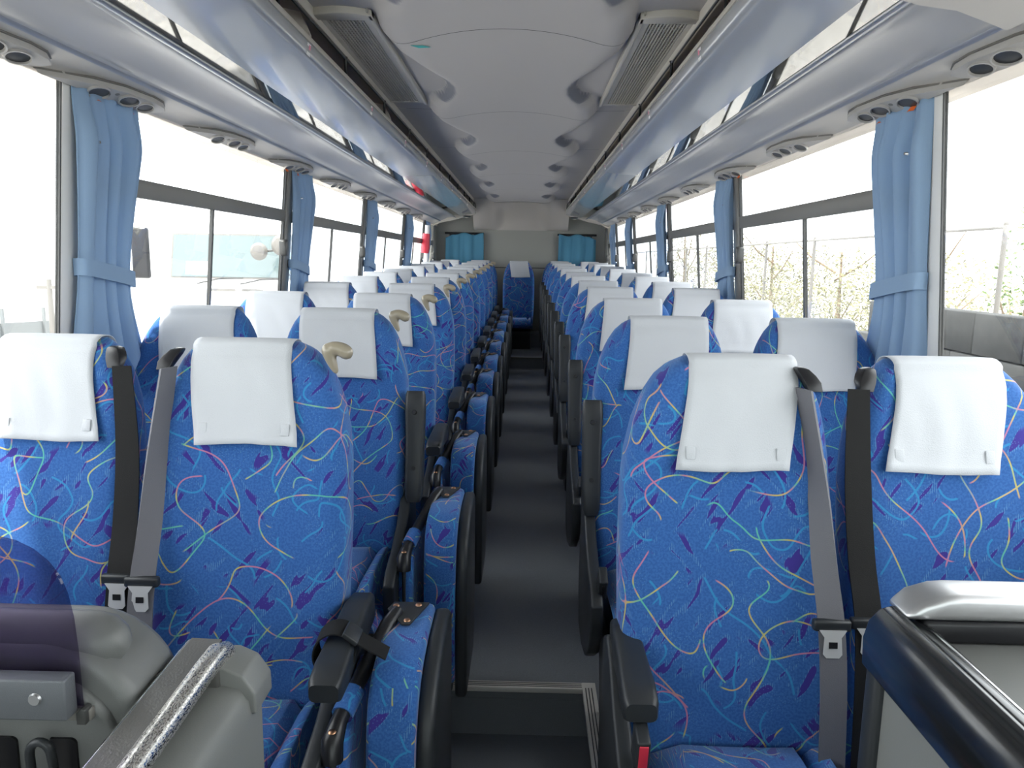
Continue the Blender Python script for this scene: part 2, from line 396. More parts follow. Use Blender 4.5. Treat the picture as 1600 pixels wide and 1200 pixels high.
# side walls below the windows and above them
for side, sx in (('left', -1), ('right', 1)):
    w = struct('wall_' + side)
    lo = [(wx(-0.25), -0.25), (wx(0.90), 0.90), (wx(0.90) + 0.09, 0.90), (wx(-0.25) + 0.09, -0.25)]
    obj('lower_panel', sheet_prism('lower_panel', [(sx * p[0], p[1]) for p in lo], Y0, Y1, 20), SIDEW, w)
    hi = [(wx(1.885), 1.885), (wx(1.885) + 0.09, 1.885), (wx(2.38) + 0.09, 2.38), (wx(2.38), 2.38)]
    obj('upper_panel', sheet_prism('upper_panel', [(sx * p[0], p[1]) for p in hi], Y0, Y1, 20), LINER, w)
PY = [0.02, 2.105, 4.085, 6.0, 7.92, 9.45]       # pillar centres
def lean_box(name, sx, y0, y1, z0, z1, d0, d1):
    """box that follows the leaning wall: from d0 (towards the cabin) to d1 (outwards)"""
    vs = []
    for z in (z0, z1):
        for y in (y0, y1):
            for d in (-d0, d1): vs.append((sx * (wx(z) + d), y, z))
    return mesh(name, vs, [(0, 1, 3, 2), (4, 6, 7, 5), (0, 4, 5, 1), (2, 3, 7, 6), (0, 2, 6, 4), (1, 5, 7, 3)])
wn = 0
for side, sx in (('left', -1), ('right', 1)):
    wroot = bpy.data.objects['wall_' + side]
    for i, py in enumerate(PY):
        if i < 2: pm_ = lean_box('pillar', sx, py - 0.003, py + 0.10, 0.90, 1.90, 0.004, 0.009)
        else: pm_ = lean_box('pillar', sx, py - 0.045, py + 0.055, 0.90, 1.90, 0.006, 0.010)
        obj('pillar', bevelled(pm_, 0.004), PILLAR if i < 2 else FRAME2, wroot)  # farther pillars get the dark olive; their backlit shade is in the colour
    for i in range(len(PY)):
        a = PY[i] + (0.10 if i < 2 else 0.055); b = (PY[i + 1] - (0.003 if i == 0 else 0.045)) if i + 1 < len(PY) else Y1 - 0.35
        wn += 1; win = struct('window_%d' % wn)
        f = 0.022; fb = 0.006 if i == 0 else f
        obj('gasket', lean_box('gasket', sx, a, a + f, 0.90, 1.885, 0.002, 0.010), FRAME, win)
        obj('gasket', lean_box('gasket', sx, b - fb, b, 0.90, 1.885, 0.002, 0.010), FRAME, win)
        obj('sill', lean_box('sill', sx, a, b, 0.90, 0.93, 0.03, 0.05), FRAME2, win)
        if i == 0:
            obj('pane', lean_box('pane', sx, a + f, b - fb, 0.93, 1.885, -0.002, 0.007), GLASS, win)
        else:
            m_ = (a + b) / 2
            obj('transom', bevelled(lean_box('transom', sx, a, b, 1.612, 1.672, 0.004, 0.012), 0.003), FRAME2, win)
            obj('pane', lean_box('pane', sx, a + f, b - f, 1.672, 1.885, -0.002, 0.007), GLASS, win)
            obj('mullion', lean_box('mullion', sx, m_ - 0.009, m_ + 0.009, 0.93, 1.612, 0.003, 0.010), FRAME, win)
            obj('pane', lean_box('pane', sx, a + f, m_ - 0.009, 0.93, 1.612, -0.002, 0.005), GLASS, win)
            obj('pane', lean_box('pane', sx, m_ + 0.009, b - f, 0.93, 1.612, -0.0055, 0.009), GLASS, win)
            zl = 1.475
            lt = obj('latch', prism('latch', [(b - 0.075, zl - 0.035), (b - 0.035, zl - 0.045), (b - 0.02, zl), (b - 0.035, zl + 0.045), (b - 0.075, zl + 0.035)], sx * (wx(zl) - 0.040), sx * (wx(zl) - 0.002), 'x', 0.006), FRAME, win)
for side, sx, nn in (('left', -1, 31), ('right', 1, 32)):
    win = struct('window_%d' % nn)
    obj('apron', lean_box('apron', sx, Y0, PY[0] - 0.003, 0.90, 1.12, 0.0, 0.09), SIDEW, win)
    obj('pane', lean_box('pane', sx, Y0, PY[0] - 0.003, 1.12, 1.885, -0.018, 0.023), TINTED, win)
    obj('centre_post', lean_box('centre_post', sx, -0.80, -0.70, 1.12, 1.885, 0.004, 0.02), FRAME, win)
# rear wall, roof, front wall
wr = struct('wall_rear')
obj('rear_panel', box('rear_panel', -1.30, 1.30, Y1, Y1 + 0.08, -0.25, 2.40), WALLG, wr)
obj('lower_rear_panel', box('lower_rear_panel', -1.24, 1.24, Y1 - 0.016, Y1 - 0.001, 0.05, 1.322, 0.004), WALLG, wr)
obj('seam_strip', box('seam_strip', -1.15, 1.15, Y1 - 0.018, Y1 - 0.001, 1.320, 1.332), FRAME, wr)
for sx in (-1, 1):
    obj('corner_panel', box('corner_panel', min(sx * 1.18, sx * 1.27), max(sx * 1.18, sx * 1.27), Y1 - 0.36, Y1, 0.0, 1.95, 0.01), WALLG, wr)
struct('roof', box('roof', -1.30, 1.30, Y0, Y1 + 0.08, 2.36, 2.42), ROOFDARK)
wf = struct('wall_front'); obj('dash_panel', box('dash_panel', -1.30, 1.30, Y0 - 0.06, Y0, -0.25, 0.85), SIDEW, wf)
obj('header_panel', box('header_panel', -1.30, 1.30, Y0 - 0.06, Y0, 2.05, 2.42), LINER, wf)
wsn = struct('window_30'); obj('windscreen', box('windscreen', -1.28, 1.28, Y0 - 0.05, Y0 - 0.043, 0.85, 2.05), TINTED, wsn)

# ceiling panels with the scalloped coves
T_, S0 = 1.43, 2.69
WT = [(0.0, 0.385, 0.13), (0.15, 0.372, 0.12), (0.30, 0.330, 0.085), (0.42, 0.285, 0.066), (0.53, 0.262, 0.060), (0.62, 0.270, 0.060), (0.69, 0.295, 0.060), (0.75, 0.335, 0.07), (0.83, 0.372, 0.10), (1.0, 0.385, 0.13)]
def ceil_z(x, y):
    """low vault in the middle, side coves recessed above it behind a scalloped edge"""
    t = ((y - 2.78) / T_) % 1.0
    w, s = lerp_tab(WT, t)
    ax = abs(x)
    z = 2.195 - 0.16 * x * x
    q = max(0.0, min(1.0, (ax - w + s * 0.55) / s))
    side = 2.232 + 0.02 * (ax - 0.4)
    z += (side - z) * (1 - math.sqrt(max(0.0, 1 - (q * 0.985) ** 2))) / (1 - math.sqrt(1 - 0.985 ** 2))
    # shallow cup where the scallop curls back
    dx, dy = (ax - 0.375) / 0.05, (t - 0.775) * T_ / 0.06
    z += 0.012 * math.exp(-(dx * dx + dy * dy))
    return z
def shade_amount(x, y):  # where the painted shade sits on the scallop steps
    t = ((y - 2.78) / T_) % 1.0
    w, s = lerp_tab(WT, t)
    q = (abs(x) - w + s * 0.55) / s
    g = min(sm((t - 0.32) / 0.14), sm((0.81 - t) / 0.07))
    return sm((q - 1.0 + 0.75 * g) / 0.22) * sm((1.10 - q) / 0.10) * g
ce = struct('ceiling')
NXC = 150
def seam(k, x): return S0 + T_ * k + 1.0 * min(abs(x), 0.40) ** 2
for k in range(-3, 6):
    vs, fs = [], []
    NY = 72
    for j in range(NY + 1):
        for i in range(NXC + 1):
            x = -0.645 + 1.29 * i / NXC
            ya = seam(k, x) + 0.0025; yb = (seam(k + 1, x) - 0.0025) if k < 5 else 10.25
            y = ya + (yb - ya) * j / NY
            vs.append((x, min(y, 10.25), ceil_z(x, min(y, 10.25))))
    for j in range(NY):
        for i in range(NXC): a = j * (NXC + 1) + i; fs.append((a, a + 1, a + NXC + 2, a + NXC + 1))
    cp = mesh('ceiling_panel', vs, fs, 0)
    at = cp.attributes.new('cove_shade', 'FLOAT', 'POINT')
    for i, v in enumerate(cp.vertices): at.data[i].value = shade_amount(v.co.x, v.co.y)
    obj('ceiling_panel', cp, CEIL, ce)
# rear dome closing the vault
vs, fs = [], []
for j in range(25):
    u = j / 24
    for i in range(49):
        x = -0.655 + 1.31 * i / 48
        zt = ceil_z(x, 10.25) - 0.004
        p = 1.0 + 5.0 * sm((abs(x) - 0.22) / 0.40)
        y = 10.245 + 0.55 * math.sin(u * math.pi / 2) ** 0.9
        vs.append((x, y, 1.845 + (zt - 1.845) * max(0.0, math.cos(u * math.pi / 2)) ** p))
for j in range(24):
    for i in range(48): a = j * 49 + i; fs.append((a, a + 1, a + 50, a + 49))
obj('rear_dome', mesh('rear_dome', vs, fs, 0), DOMEM, ce)
st = obj('sticker', mesh('sticker', [(x_, y_, ceil_z(x_, y_) - 0.002) for x_, y_ in [(-0.345, 2.83), (-0.318, 2.868), (-0.272, 2.872), (-0.3, 2.838)]], [(0, 1, 2, 3)]), TEAL, ce)

# ------------------------------------------------------------------ overhead racks
def rack(side, sx):
    t = thing('luggage_rack', 'glossy grey overhead luggage rack along the %s side windows' % side, 'luggage rack', (sx * 0.9, 0, 1.99), group='overhead luggage racks')
    off = (-sx * 0.9, 0, -1.99); ya, yb = Y0 + 0.05, 10.38
    def P(name, pts, mat, smooth=40, y0=ya, y1=yb):
        return obj(name, sheet_prism(name, [(sx * p[0], p[1]) for p in pts], y0, y1, smooth), mat, t, off)
    P('shelf', [(0.603, 2.088), (0.6005, 2.070), (0.602, 2.056), (0.609, 2.046), (0.622, 2.0405), (0.800, 1.9985), (0.800, 2.010), (0.630, 2.050), (0.618, 2.060), (0.615, 2.088)], GLOSSGREY, 50)
    P('mirror_strip', [(0.8005, 2.0005), (0.868, 1.9905), (0.868, 2.010), (0.8005, 2.010)], MIRROR, 20)
    P('shelf_back', [(0.868, 2.004), (1.150, 2.004), (1.150, 2.016), (0.868, 2.016)], LINER, 20)
    P('front_lip', [(0.598, 2.086), (0.597, 2.098), (0.602, 2.106), (0.612, 2.108), (0.621, 2.103), (0.622, 2.086)], LIPM, 40)
    bead = [(0.882 + 0.0125 * math.cos(R(a)), 1.992 + 0.0125 * math.sin(R(a))) for a in range(0, 360, 24)]
    P('rail', bead, ALU, 50)
    top = [(0.894, 2.003), (0.905, 1.992), (0.918, 1.9885), (0.935, 1.9895), (0.955, 1.988), (0.985, 1.980), (1.015, 1.968), (1.040, 1.956), (1.056, 1.948), (1.066, 1.9465), (1.076, 1.9445), (1.083, 1.938)]
    P('console_cover', top + [(1.083, 1.952), (0.90, 2.012)], CONSOLE, 50)
    P('edge_bead', [(1.078, 1.944), (1.081, 1.936), (1.087, 1.932), (1.092, 1.935), (1.088, 1.945)], ALU, 50)
    P('soffit', [(1.089, 1.934), (1.10, 1.929), (1.12, 1.922), (1.145, 1.911), (1.165, 1.899), (1.173, 1.886), (1.185, 1.886), (1.185, 1.94), (1.10, 1.946)], SOFFIT, 50)
    # interior back wall and top of the rack, the ceiling edge rail
    P('rack_back', [(1.150, 2.004), (1.162, 2.10), (1.13, 2.20), (1.02, 2.262), (0.80, 2.285), (0.640, 2.275), (0.640, 2.29), (0.80, 2.30), (1.03, 2.28), (1.15, 2.21), (1.175, 2.10), (1.165, 2.004)], LINER, 50)
    P('ceiling_edge_rail', [(0.632, 2.202), (0.648, 2.202), (0.652, 2.22), (0.652, 2.30), (0.638, 2.30), (0.628, 2.215)], LIPM, 40)
    # dividers visible inside the rack
    for y in (1.15, 2.72, 4.28, 5.85, 7.42, 8.98):
        obj('divider', prism('divider', [(0.68, 2.050), (0.81, 2.018), (1.14, 2.018), (1.15, 2.11), (1.12, 2.19), (1.01, 2.25), (0.80, 2.272), (0.70, 2.25), (0.67, 2.18)] if sx > 0 else
            [(-0.68, 2.050), (-0.81, 2.018), (-1.14, 2.018), (-1.15, 2.11), (-1.12, 2.19), (-1.01, 2.25), (-0.80, 2.272), (-0.70, 2.25), (-0.67, 2.18)], y, y + 0.02, 'y'), LINER, t, off)
    # guard wire and posts
    obj('guard_wire', tube('guard_wire', [(sx * 0.612, ya + 0.3, 2.168), (sx * 0.612, yb - 0.06, 2.168), (sx * 0.612, yb - 0.03, 2.14), (sx * 0.612, yb - 0.03, 2.10)], 0.0042, 8), BLACK, t, off)
    pm = tube('guard_post', [(sx * 0.611, 0, 2.100), (sx * 0.612, 0.0, 2.13), (sx * 0.612, 0.0, 2.165), (sx * 0.612, 0.0, 2.174)], [0.006, 0.0048, 0.006, 0.0095], 8)
    y = 0.62
    while y < 10.2:
        obj('guard_post', pm, BLACK, t, (off[0], y, off[2])); y += 0.79
    # end cap curving to the rear wall
    P('end_cap', [(0.598, 2.10), (0.600, 2.05), (0.62, 2.03), (0.80, 1.985), (0.9, 1.955), (1.09, 1.915), (1.175, 1.875), (1.19, 2.0), (1.15, 2.2), (0.8, 2.27), (0.6, 2.25)], LIPM, 40, yb, yb + 0.05)
    # small printed seat-number stickers on the lip
    sme = mesh('number_sticker', [(0, 0, 0), (0, 0.038, 0), (sx * 0.0045, 0.038, -0.036), (sx * 0.0045, 0, -0.036)], [(0, 1, 2, 3)])
    sme2 = mesh('sticker_print', [(sx * 0.0004, 0.016, -0.004), (sx * 0.0004, 0.034, -0.004), (sx * 0.0022, 0.034, -0.018), (sx * 0.0022, 0.016, -0.018)], [(0, 1, 2, 3)])
    for k, y in enumerate((2.44, 3.40, 4.33, 5.25, 6.15, 7.05, 7.95, 8.85)):
        s_ = obj('number_sticker', sme, WHITEP, t, (off[0] + sx * 0.5995, y, off[2] + 2.080))
        q = obj('sticker_print', sme2, PINKP, s_); q.location = (-sx * 0.0008, 0, 0)
    if True:
        lm = obj('rear_lamp', loft('rear_lamp', [[(sx * 0.70 + r_ * math.cos(a * 0.5236), 10.05 + r_ * math.sin(a * 0.5236), 1.9935 + dz) for a in range(12)] for r_, dz in ((0.055, 0.0), (0.05, -0.014), (0.03, -0.02), (0.005, -0.022))], smooth=30), BLACK, t, off)
        obj('lens', loft('lens', [[(sx * 0.70 + r_ * math.cos(a * 0.5236), 10.05 + r_ * math.sin(a * 0.5236), 1.9725 + dz) for a in range(12)] for r_, dz in ((0.03, 0.0), (0.02, -0.006), (0.004, -0.008))], smooth=30), LAMPM, lm)
    return t
rack('left', -1); rack('right', 1)

lk = thing('overhead_locker', 'beige overhead locker housing at the front end of the right rack', 'locker', (0.98, 0.2, 1.96))
obj('housing', sheet_prism('housing', [(0.86, 1.984), (0.90, 1.974), (0.98, 1.964), (1.05, 1.940), (1.089, 1.926), (1.089, 2.0), (0.86, 2.02)], Y0 + 0.1, 1.715, 40), SOFFIT, lk, (-0.98, -0.2, -1.96))
# ------------------------------------------------------------------ service panels under the racks
def service_panels():
    A, B = (1.092, 1.9315), (1.172, 1.8885)
    dv = Vector((B[0] - A[0], 0, B[1] - A[1])); Ls = dv.length; dv.normalize()
    out = [(-0.60, 0.086), (-0.50, 0.064), (-0.40, 0.044), (-0.26, 0.026), (-0.10, 0.020), (-0.03, 0.026), (0.0, 0.040), (-0.02, 0.060), (-0.08, 0.080), (-0.16, 0.088)]
    tips = [1.985, 2.59, 3.43, 4.34, 5.26, 6.16, 7.06, 7.96, 8.86]
    for sn, sx in (('left', -1), ('right', 1)):
        d = Vector((sx * dv.x, 0, dv.z)); nrm = Vector((sx * dv.z, 0, -dv.x))
        if nrm.z > 0: nrm = -nrm
        base = Vector((sx * A[0], 0, A[1]))
        def pt(u, s, h): return base + Vector((0, u, 0)) + d * s + nrm * h
        n = len(out)
        me = loft('panel', [[pt(u, s, -0.006) for u, s in out], [pt(u, s, 0.013) for u, s in out],
                            [pt(-0.2 + (u + 0.2) * 0.985, 0.055 + (s - 0.055) * 0.88, 0.0185) for u, s in out]], smooth=35)
        gapm = loft('shadow_gap', [[pt(-0.28 + (u + 0.28) * 1.02, s - 0.004 if s < 0.06 else s + 0.001, h) for u, s in out] for h in (-0.004, 0.0022)], smooth=35)
        def disc(name, u, s, r0, h0, h1, squash=1.0, seg=16):
            rr = [(r0, h0), (r0 * 0.96, h1), (r0 * 0.6, h1 + 0.001), (0.001, h1 + 0.001)]
            return loft(name, [[pt(u + r * math.cos(a * 2 * math.pi / seg), s + squash * r * math.sin(a * 2 * math.pi / seg), h) for a in range(seg)] for r, h in rr], smooth=40)
        def ring(name, u, s, r0, r1, h0, h1, squash=1.0, seg=18):
            prof = [(r0, h0), (r0, h1), (r1, h1), (r1, h0), (r0, h0)]
            return loft(name, [[pt(u + r * math.cos(a * 2 * math.pi / seg), s + squash * r * math.sin(a * 2 * math.pi / seg), h) for a in range(seg)] for r, h in prof], cap=False, smooth=40)
        parts = []
        for (nm, u, s, r_) in (('reading_lamp', -0.36, 0.066, 0.046), ('air_outlet', -0.215, 0.054, 0.046), ('air_outlet', -0.115, 0.056, 0.042)):
            sq = 0.5
            parts.append((nm, disc(nm, u, s, r_, 0.014, 0.0195, sq), ring('ring', u, s, r_ * 0.98, r_ * 1.12, 0.014, 0.025, sq)))
        btn = disc('call_button', -0.285, 0.050, 0.013, 0.012, 0.018, 0.6)
        tabm = [loft('orange_tab', [[pt(u0 + 0.05 * k / 4, 0.088 - 0.004 * math.sin(k / 4 * math.pi), h) for k in range(5)] for h in (0.013, 0.034)], closed=False, cap=False) for u0 in (-0.37, -0.19)]
        for k, y in enumerate(tips):
            nth = {0: 'nearest', 1: 'second nearest'}.get(k, ORD[k] + ' nearest')
            t = thing('service_panel', 'beige reading-lamp and air-outlet panel above the %s windows, %s of its row' % (sn, nth), 'lamp panel', (sx * 1.13, y - 0.3, 1.91), group='overhead service panels')
            off = (-sx * 1.13, 0.3, -1.91)
            obj('panel', me, PANELM, t, off); obj('shadow_gap', gapm, FRAME2, t, off)
            for nm, dm, rm in parts:
                q = obj(nm, dm, BLACK if nm != 'reading_lamp' else FRAME, t, off); obj('ring', rm, PANELM, q)
            obj('call_button', btn, FRAME2, t, off)
            if k in (1, 3):
                for tm in tabm: obj('orange_tab', tm, ORANGE, t, off)
service_panels()

# ------------------------------------------------------------------ ceiling air grilles
def grille(side, sx):
    t = thing('air_grille', 'long beige air-conditioning grille in the ceiling above the %s rack' % side, 'air vent', (sx * 0.52, 3.23, 2.2160), group='ceiling air grilles')
    off = (-sx * 0.52, -3.23, -2.2160)
    x0, x1, ya, yb = 0.440, 0.640, 2.58, 4.06
    def pr(name, pts, z0, z1, m, r=0.0):
        o = obj(name, prism(name, [(sx * p[0], p[1]) for p in pts], z0, z1, 'z', r), m, t, off); return o
    pr('backing', [(x0 + 0.03, ya + 0.10), (x1 - 0.02, ya + 0.10), (x1 - 0.02, yb - 0.03), (x0 + 0.03, yb - 0.03)], 2.2340, 2.2380, BLACK)
    pr('inner_border', [(x0 + 0.010, ya + 0.03), (x0 + 0.042, ya + 0.09), (x0 + 0.042, yb - 0.02), (x0 + 0.004, yb)], 2.2200, 2.2620, LIPM, 0.003)
    pr('inner_rim', [(x0, ya + 0.05), (x0 + 0.016, ya + 0.05), (x0 + 0.016, yb), (x0, yb)], 2.2120, 2.2620, LIPM, 0.004)
    pr('outer_border', [(x1 - 0.030, ya + 0.09), (x1, ya + 0.04), (x1, yb), (x1 - 0.030, yb - 0.02)], 2.2220, 2.2620, LIPM, 0.003)
    arc = [(x0 + (x1 - x0) * k / 8, ya + 0.02 + 0.05 * (1 - math.sin(math.pi * (0.12 + 0.76 * k / 8)))) for k in range(9)]
    pr('end_cap', arc + [(x1, ya + 0.10), (x0, ya + 0.10)], 2.2120, 2.2620, LIPM, 0.004)
    pr('end_border', [(x0, yb - 0.03), (x1, yb - 0.03), (x1, yb), (x0, yb)], 2.2190, 2.2620, LIPM, 0.003)
    bx0, bx1 = x0 + 0.042, x1 - 0.030; ns = 11
    for k in range(ns):
        xx = bx0 + (bx1 - bx0) * (k + 0.5) / ns
        obj('slat', box('slat', sx * xx - 0.0019, sx * xx + 0.0019, ya + 0.10, yb - 0.03, 2.2220, 2.2330), LIPM, t, off)
    vs, fs = [], []
    y = ya + 0.125
    while y < yb - 0.04:
        b = len(vs); a0, a1 = sx * bx0, sx * bx1
        vs += [(a0, y, 2.2235), (a1, y, 2.2235), (a1, y + 0.004, 2.2235), (a0, y + 0.004, 2.2235), (a0, y, 2.2320), (a1, y, 2.2320), (a1, y + 0.004, 2.2320), (a0, y + 0.004, 2.2320)]
        fs += [(b, b + 1, b + 2, b + 3), (b + 4, b + 7, b + 6, b + 5), (b, b + 4, b + 5, b + 1), (b + 2, b + 6, b + 7, b + 3)]
        y += 0.024
    c = obj('cross_bars', mesh('cross_bars', vs, fs), LIPM, t, off); c['kind'] = 'stuff'
grille('left', -1); grille('right', 1)

# ------------------------------------------------------------------ curtains
def curtain_mesh(name, y0, wid, z0, z1, ztie, seed, lean=True, amp=0.020, nf=4.1, flare=1.35, dirn=1, depth=0.055):
    rr = random.Random(seed); ph = [rr.uniform(0, 6.28) for _ in range(4)]; nz, nu = 40, 70
    vs, fs = [], []
    for j in range(nz + 1):
        z = z1 + (z0 - z1) * j / nz
        if ztie is None: wsc, am, ce_ = 1.0 + 0.05 * j / nz, amp * (0.8 + 0.4 * j / nz), 0
        elif z > ztie:
            t = sm((z - ztie) / (z1 - ztie)); wsc = 0.80 + 0.20 * t; am = amp * (0.62 + 0.38 * t); ce_ = -0.02 * (1 - t)
        else:
            t = sm((ztie - z) / (ztie - z0)); wsc = 0.80 + (flare - 0.80) * t; am = amp * (0.62 + 0.6 * t); ce_ = -0.02 + 0.06 * t
        for i in range(nu + 1):
            u = i / nu
            y = y0 + dirn * (wid * (0.5 + (u - 0.5) * wsc) + ce_)
            s = math.sin(nf * 2 * math.pi * u + ph[0] + 0.5 * math.sin(3 * u + ph[1])) + 0.45 * math.sin(nf * 1.7 * 2 * math.pi * u + ph[2] + 1.2 * (j / nz))
            s = math.copysign(abs(s) ** 0.75, s)
            s += 0.25 * math.sin(9 * u + 4.0 * j / nz + ph[3])
            y += 0.008 * math.cos(nf * 2 * math.pi * u + ph[0]) * wsc
            vs.append((am * s, y, z))
    for j in range(nz):
        for i in range(nu): a = j * (nu + 1) + i; fs.append((a, a + 1, a + nu + 2, a + nu + 1))
    return vs, fs
def curtains():
    for sn, sx in (('left', -1), ('right', 1)):
        for k, py in enumerate(PY[1:]):
            wid = [0.335, 0.34, 0.38, 0.42, 0.42][k]; y0 = py + (0.035 if k == 0 else 0.02)
            z0, z1, zt = 0.97, 1.888, 1.37
            vs, fs = curtain_mesh('curtain', 0, wid, z0, z1, zt, 11 + k + (40 if sx > 0 else 0), flare=1.25 if sx < 0 else 1.1)
            tk = lambda z: 0.38 + 0.62 * sm((z1 - z) / 0.16)
            vs = [(sx * (wx(z) + (x - 0.028) * tk(z)), y, z) for x, y, z in vs]
            nth = ['nearest the front', 'second from the front', 'third from the front', 'fourth from the front', 'in the rear corner'][k]
            t = thing('curtain', 'pale blue tied window curtain on the %s side, %s' % (sn, nth), 'curtain', (sx * (wx(z0) - 0.07), y0, z0), group='side window curtains')
            off = (-sx * (wx(z0) - 0.07), 0, -z0)
            c = obj('cloth', mesh('cloth', vs, fs, 0), CURTAIN, t, off)
            mod = c.modifiers.new('thickness', 'SOLIDIFY'); mod.thickness = 0.003
            # tie-back band: flattened loop round the gathered cloth
            yc, hw, hd = wid * 0.5 - 0.02, wid * 0.415, 0.028; rings = []
            prof = [(0.0, -0.024), (0.0, 0.024), (0.004, 0.024), (0.004, -0.024)]
            nb = 26; pr = []
            for a in range(nb):
                an = 2 * math.pi * a / nb; ca, sa = math.cos(an), math.sin(an)
                ex = math.copysign(abs(ca) ** 0.6, ca); ey = math.copysign(abs(sa) ** 0.6, sa)
                tilt = 0.022 * (-ex)
                pr.append([(sx * (wx(zt) - 0.028 + (hd + p[0]) * ey), yc + (hw + p[0]) * ex, zt + p[1] + tilt) for p in prof])
            pr.append(pr[0]); b = obj('tieback', loft('tieback', pr, cap=False, smooth=40), CURTAIN, t, off)
            # snap stud
            zs = 1.74
            obj('snap_stud', tube('snap_stud', [(sx * (wx(zs) - 0.046), 0.055, zs), (sx * (wx(zs) - 0.056), 0.055, zs)], [0.006, 0.004], 8), CHROME, t, off)
    for sn, x0 in (('left', -1.05), ('right', 0.525)):
        vs, fs = curtain_mesh('curtain', 0, 0.525, 0.9, 1.80, None, 77 if x0 < 0 else 91, nf=3.2, amp=0.016)
        out = []
        for (d, y, z) in vs:
            u = y / 0.525
            top = 1.80 - 0.03 * math.sin(u * math.pi * 2.0) ** 2 - (0.07 * sm((0.22 - u) / 0.22) if x0 < 0 else 0.07 * sm((u - 0.78) / 0.22))
            z2 = 0.9 + (z - 0.9) * (top - 0.9) / 0.9
            out.append((x0 + y, Y1 - 0.075 + d, z2))
        t = thing('rear_curtain', 'teal blue curtain hanging on the rear wall, %s of the bare panel' % sn, 'curtain', (x0 + 0.26, Y1 - 0.06, 0.9), group='rear wall curtains')
        off = (-x0 - 0.26, -Y1 + 0.06, -0.9)
        c = obj('cloth', mesh('cloth', out, fs, 0), REARCURT, t, off); c.modifiers.new('thickness', 'SOLIDIFY').thickness = 0.003
        obj('curtain_rod', tube('curtain_rod', [(x0 - 0.01, Y1 - 0.045, 1.79), (x0 + 0.535, Y1 - 0.045, 1.79)], 0.014, 8), BLACK, t, off)
curtains()
wn = 20
for sx in (-1, 1):
    wn += 1; w = struct('window_%d' % wn)
    obj('pane', box('pane', sx * 0.79 - 0.21, sx * 0.79 + 0.21, Y1 - 0.012, Y1 - 0.002, 1.34, 1.80), pmat('rear_window_dark', (0.05, 0.055, 0.06), 0.1), w)
    obj('bright_gap', box('bright_gap', sx * 0.79 + 0.08 - 0.06, sx * 0.79 + 0.08 + 0.06, Y1 - 0.040, Y1 - 0.012, 1.735, 1.775, 0.008), WHITEP, w)  # white block standing in for the bright gap at the curtain top

# ------------------------------------------------------------------ seats
# local frame: x across, -y towards the front of the bus, z up from the floor, y=0 at the crown of the back
YF = [(0.40, -0.235, -0.115), (0.50, -0.245, -0.115), (0.62, -0.243, -0.098), (0.75, -0.218, -0.078), (0.90, -0.180, -0.052), (1.00, -0.155, -0.032),
      (1.08, -0.133, -0.012), (1.14, -0.112, 0.004), (1.18, -0.095, 0.014), (1.21, -0.078, 0.020), (1.232, -0.058, 0.020), (1.245, -0.038, 0.014), (1.250, -0.018, 0.002)]
W_AISLE = [(0.40, 0.200, 0.200), (0.60, 0.208, 0.208), (0.85, 0.213, 0.213), (1.00, 0.209, 0.211), (1.06, 0.202, 0.208), (1.12, 0.187, 0.203), (1.17, 0.166, 0.195), (1.21, 0.140, 0.180), (1.235, 0.112, 0.165), (1.250, 0.076, 0.145)]
W_WIN = [(0.40, 0.200, 0.200), (0.60, 0.208, 0.208), (0.85, 0.213, 0.213), (1.00, 0.211, 0.211), (1.06, 0.204, 0.204), (1.12, 0.192, 0.192), (1.17, 0.174, 0.174), (1.21, 0.151, 0.151), (1.235, 0.131, 0.131), (1.250, 0.108, 0.108)]
def back_ring(z, W, inner):
    yf, yb = lerp_tab(YF, z); wi, wo = lerp_tab(W, z)
    xl, xr = (-wo, wi) if inner > 0 else (-wi, wo)
    th = yb - yf; r = min(0.036, th * 0.48, (xr - xl) * 0.3); pts = []
    nfr = 8
    def corner(cx, cy, a0):
        return [(cx + r * math.cos(R(a0 + k * 22.5)), cy + r * math.sin(R(a0 + k * 22.5))) for k in range(5)]
    pts += [(xl + r + (xr - xl - 2 * r) * k / nfr, yf) for k in range(1, nfr)]
    pts += corner(xr - r, yf + r, 270)
    pts += corner(xr - r, yb - r, 0)
    pts += [(xr - r - (xr - xl - 2 * r) * k / 4, yb) for k in range(1, 4)]
    pts += corner(xl + r, yb - r, 90)
    pts += corner(xl + r, yf + r, 180)
    # shallow dish of the upholstery
    out = []
    for (x, y) in pts:
        if y < yf + 0.02:
            q = (x - (xl + xr) / 2) / (xr - xl) * 2
            y += 0.012 * (1 - q * q) * sm((1.15 - z) / 0.3) - 0.006 * math.exp(-((abs(q) - 0.82) / 0.1) ** 2) * sm((1.1 - z) / 0.2)
        out.append((x, y, z))
    return out
def make_back(W, inner):
    zs = [0.40 + 0.60 * k / 12 for k in range(12)] + [1.0 + 0.20 * k / 10 for k in range(10)] + [1.20, 1.212, 1.222, 1.231, 1.238, 1.244, 1.248, 1.250]
    rings = [back_ring(z, W, inner) for z in zs]; uvs = []
    for rg in rings:
        u = 0.0; n = len(rg); acc = [0.0]
        for i in range(1, n): acc.append(acc[-1] + math.dist(rg[i - 1][:2], rg[i][:2]))
        for i in range(n): uvs.append((rg[i][0] if i < 7 else acc[i] - acc[6] + rg[6][0] if i < 20 else -(acc[-1] - acc[i]) + rg[-1][0] * 1.0, rg[i][2] * 1.04))
    return loft('backrest', rings, uv=uvs, smooth=0)
def front_y(z): return lerp_tab(YF, min(z, 1.25))
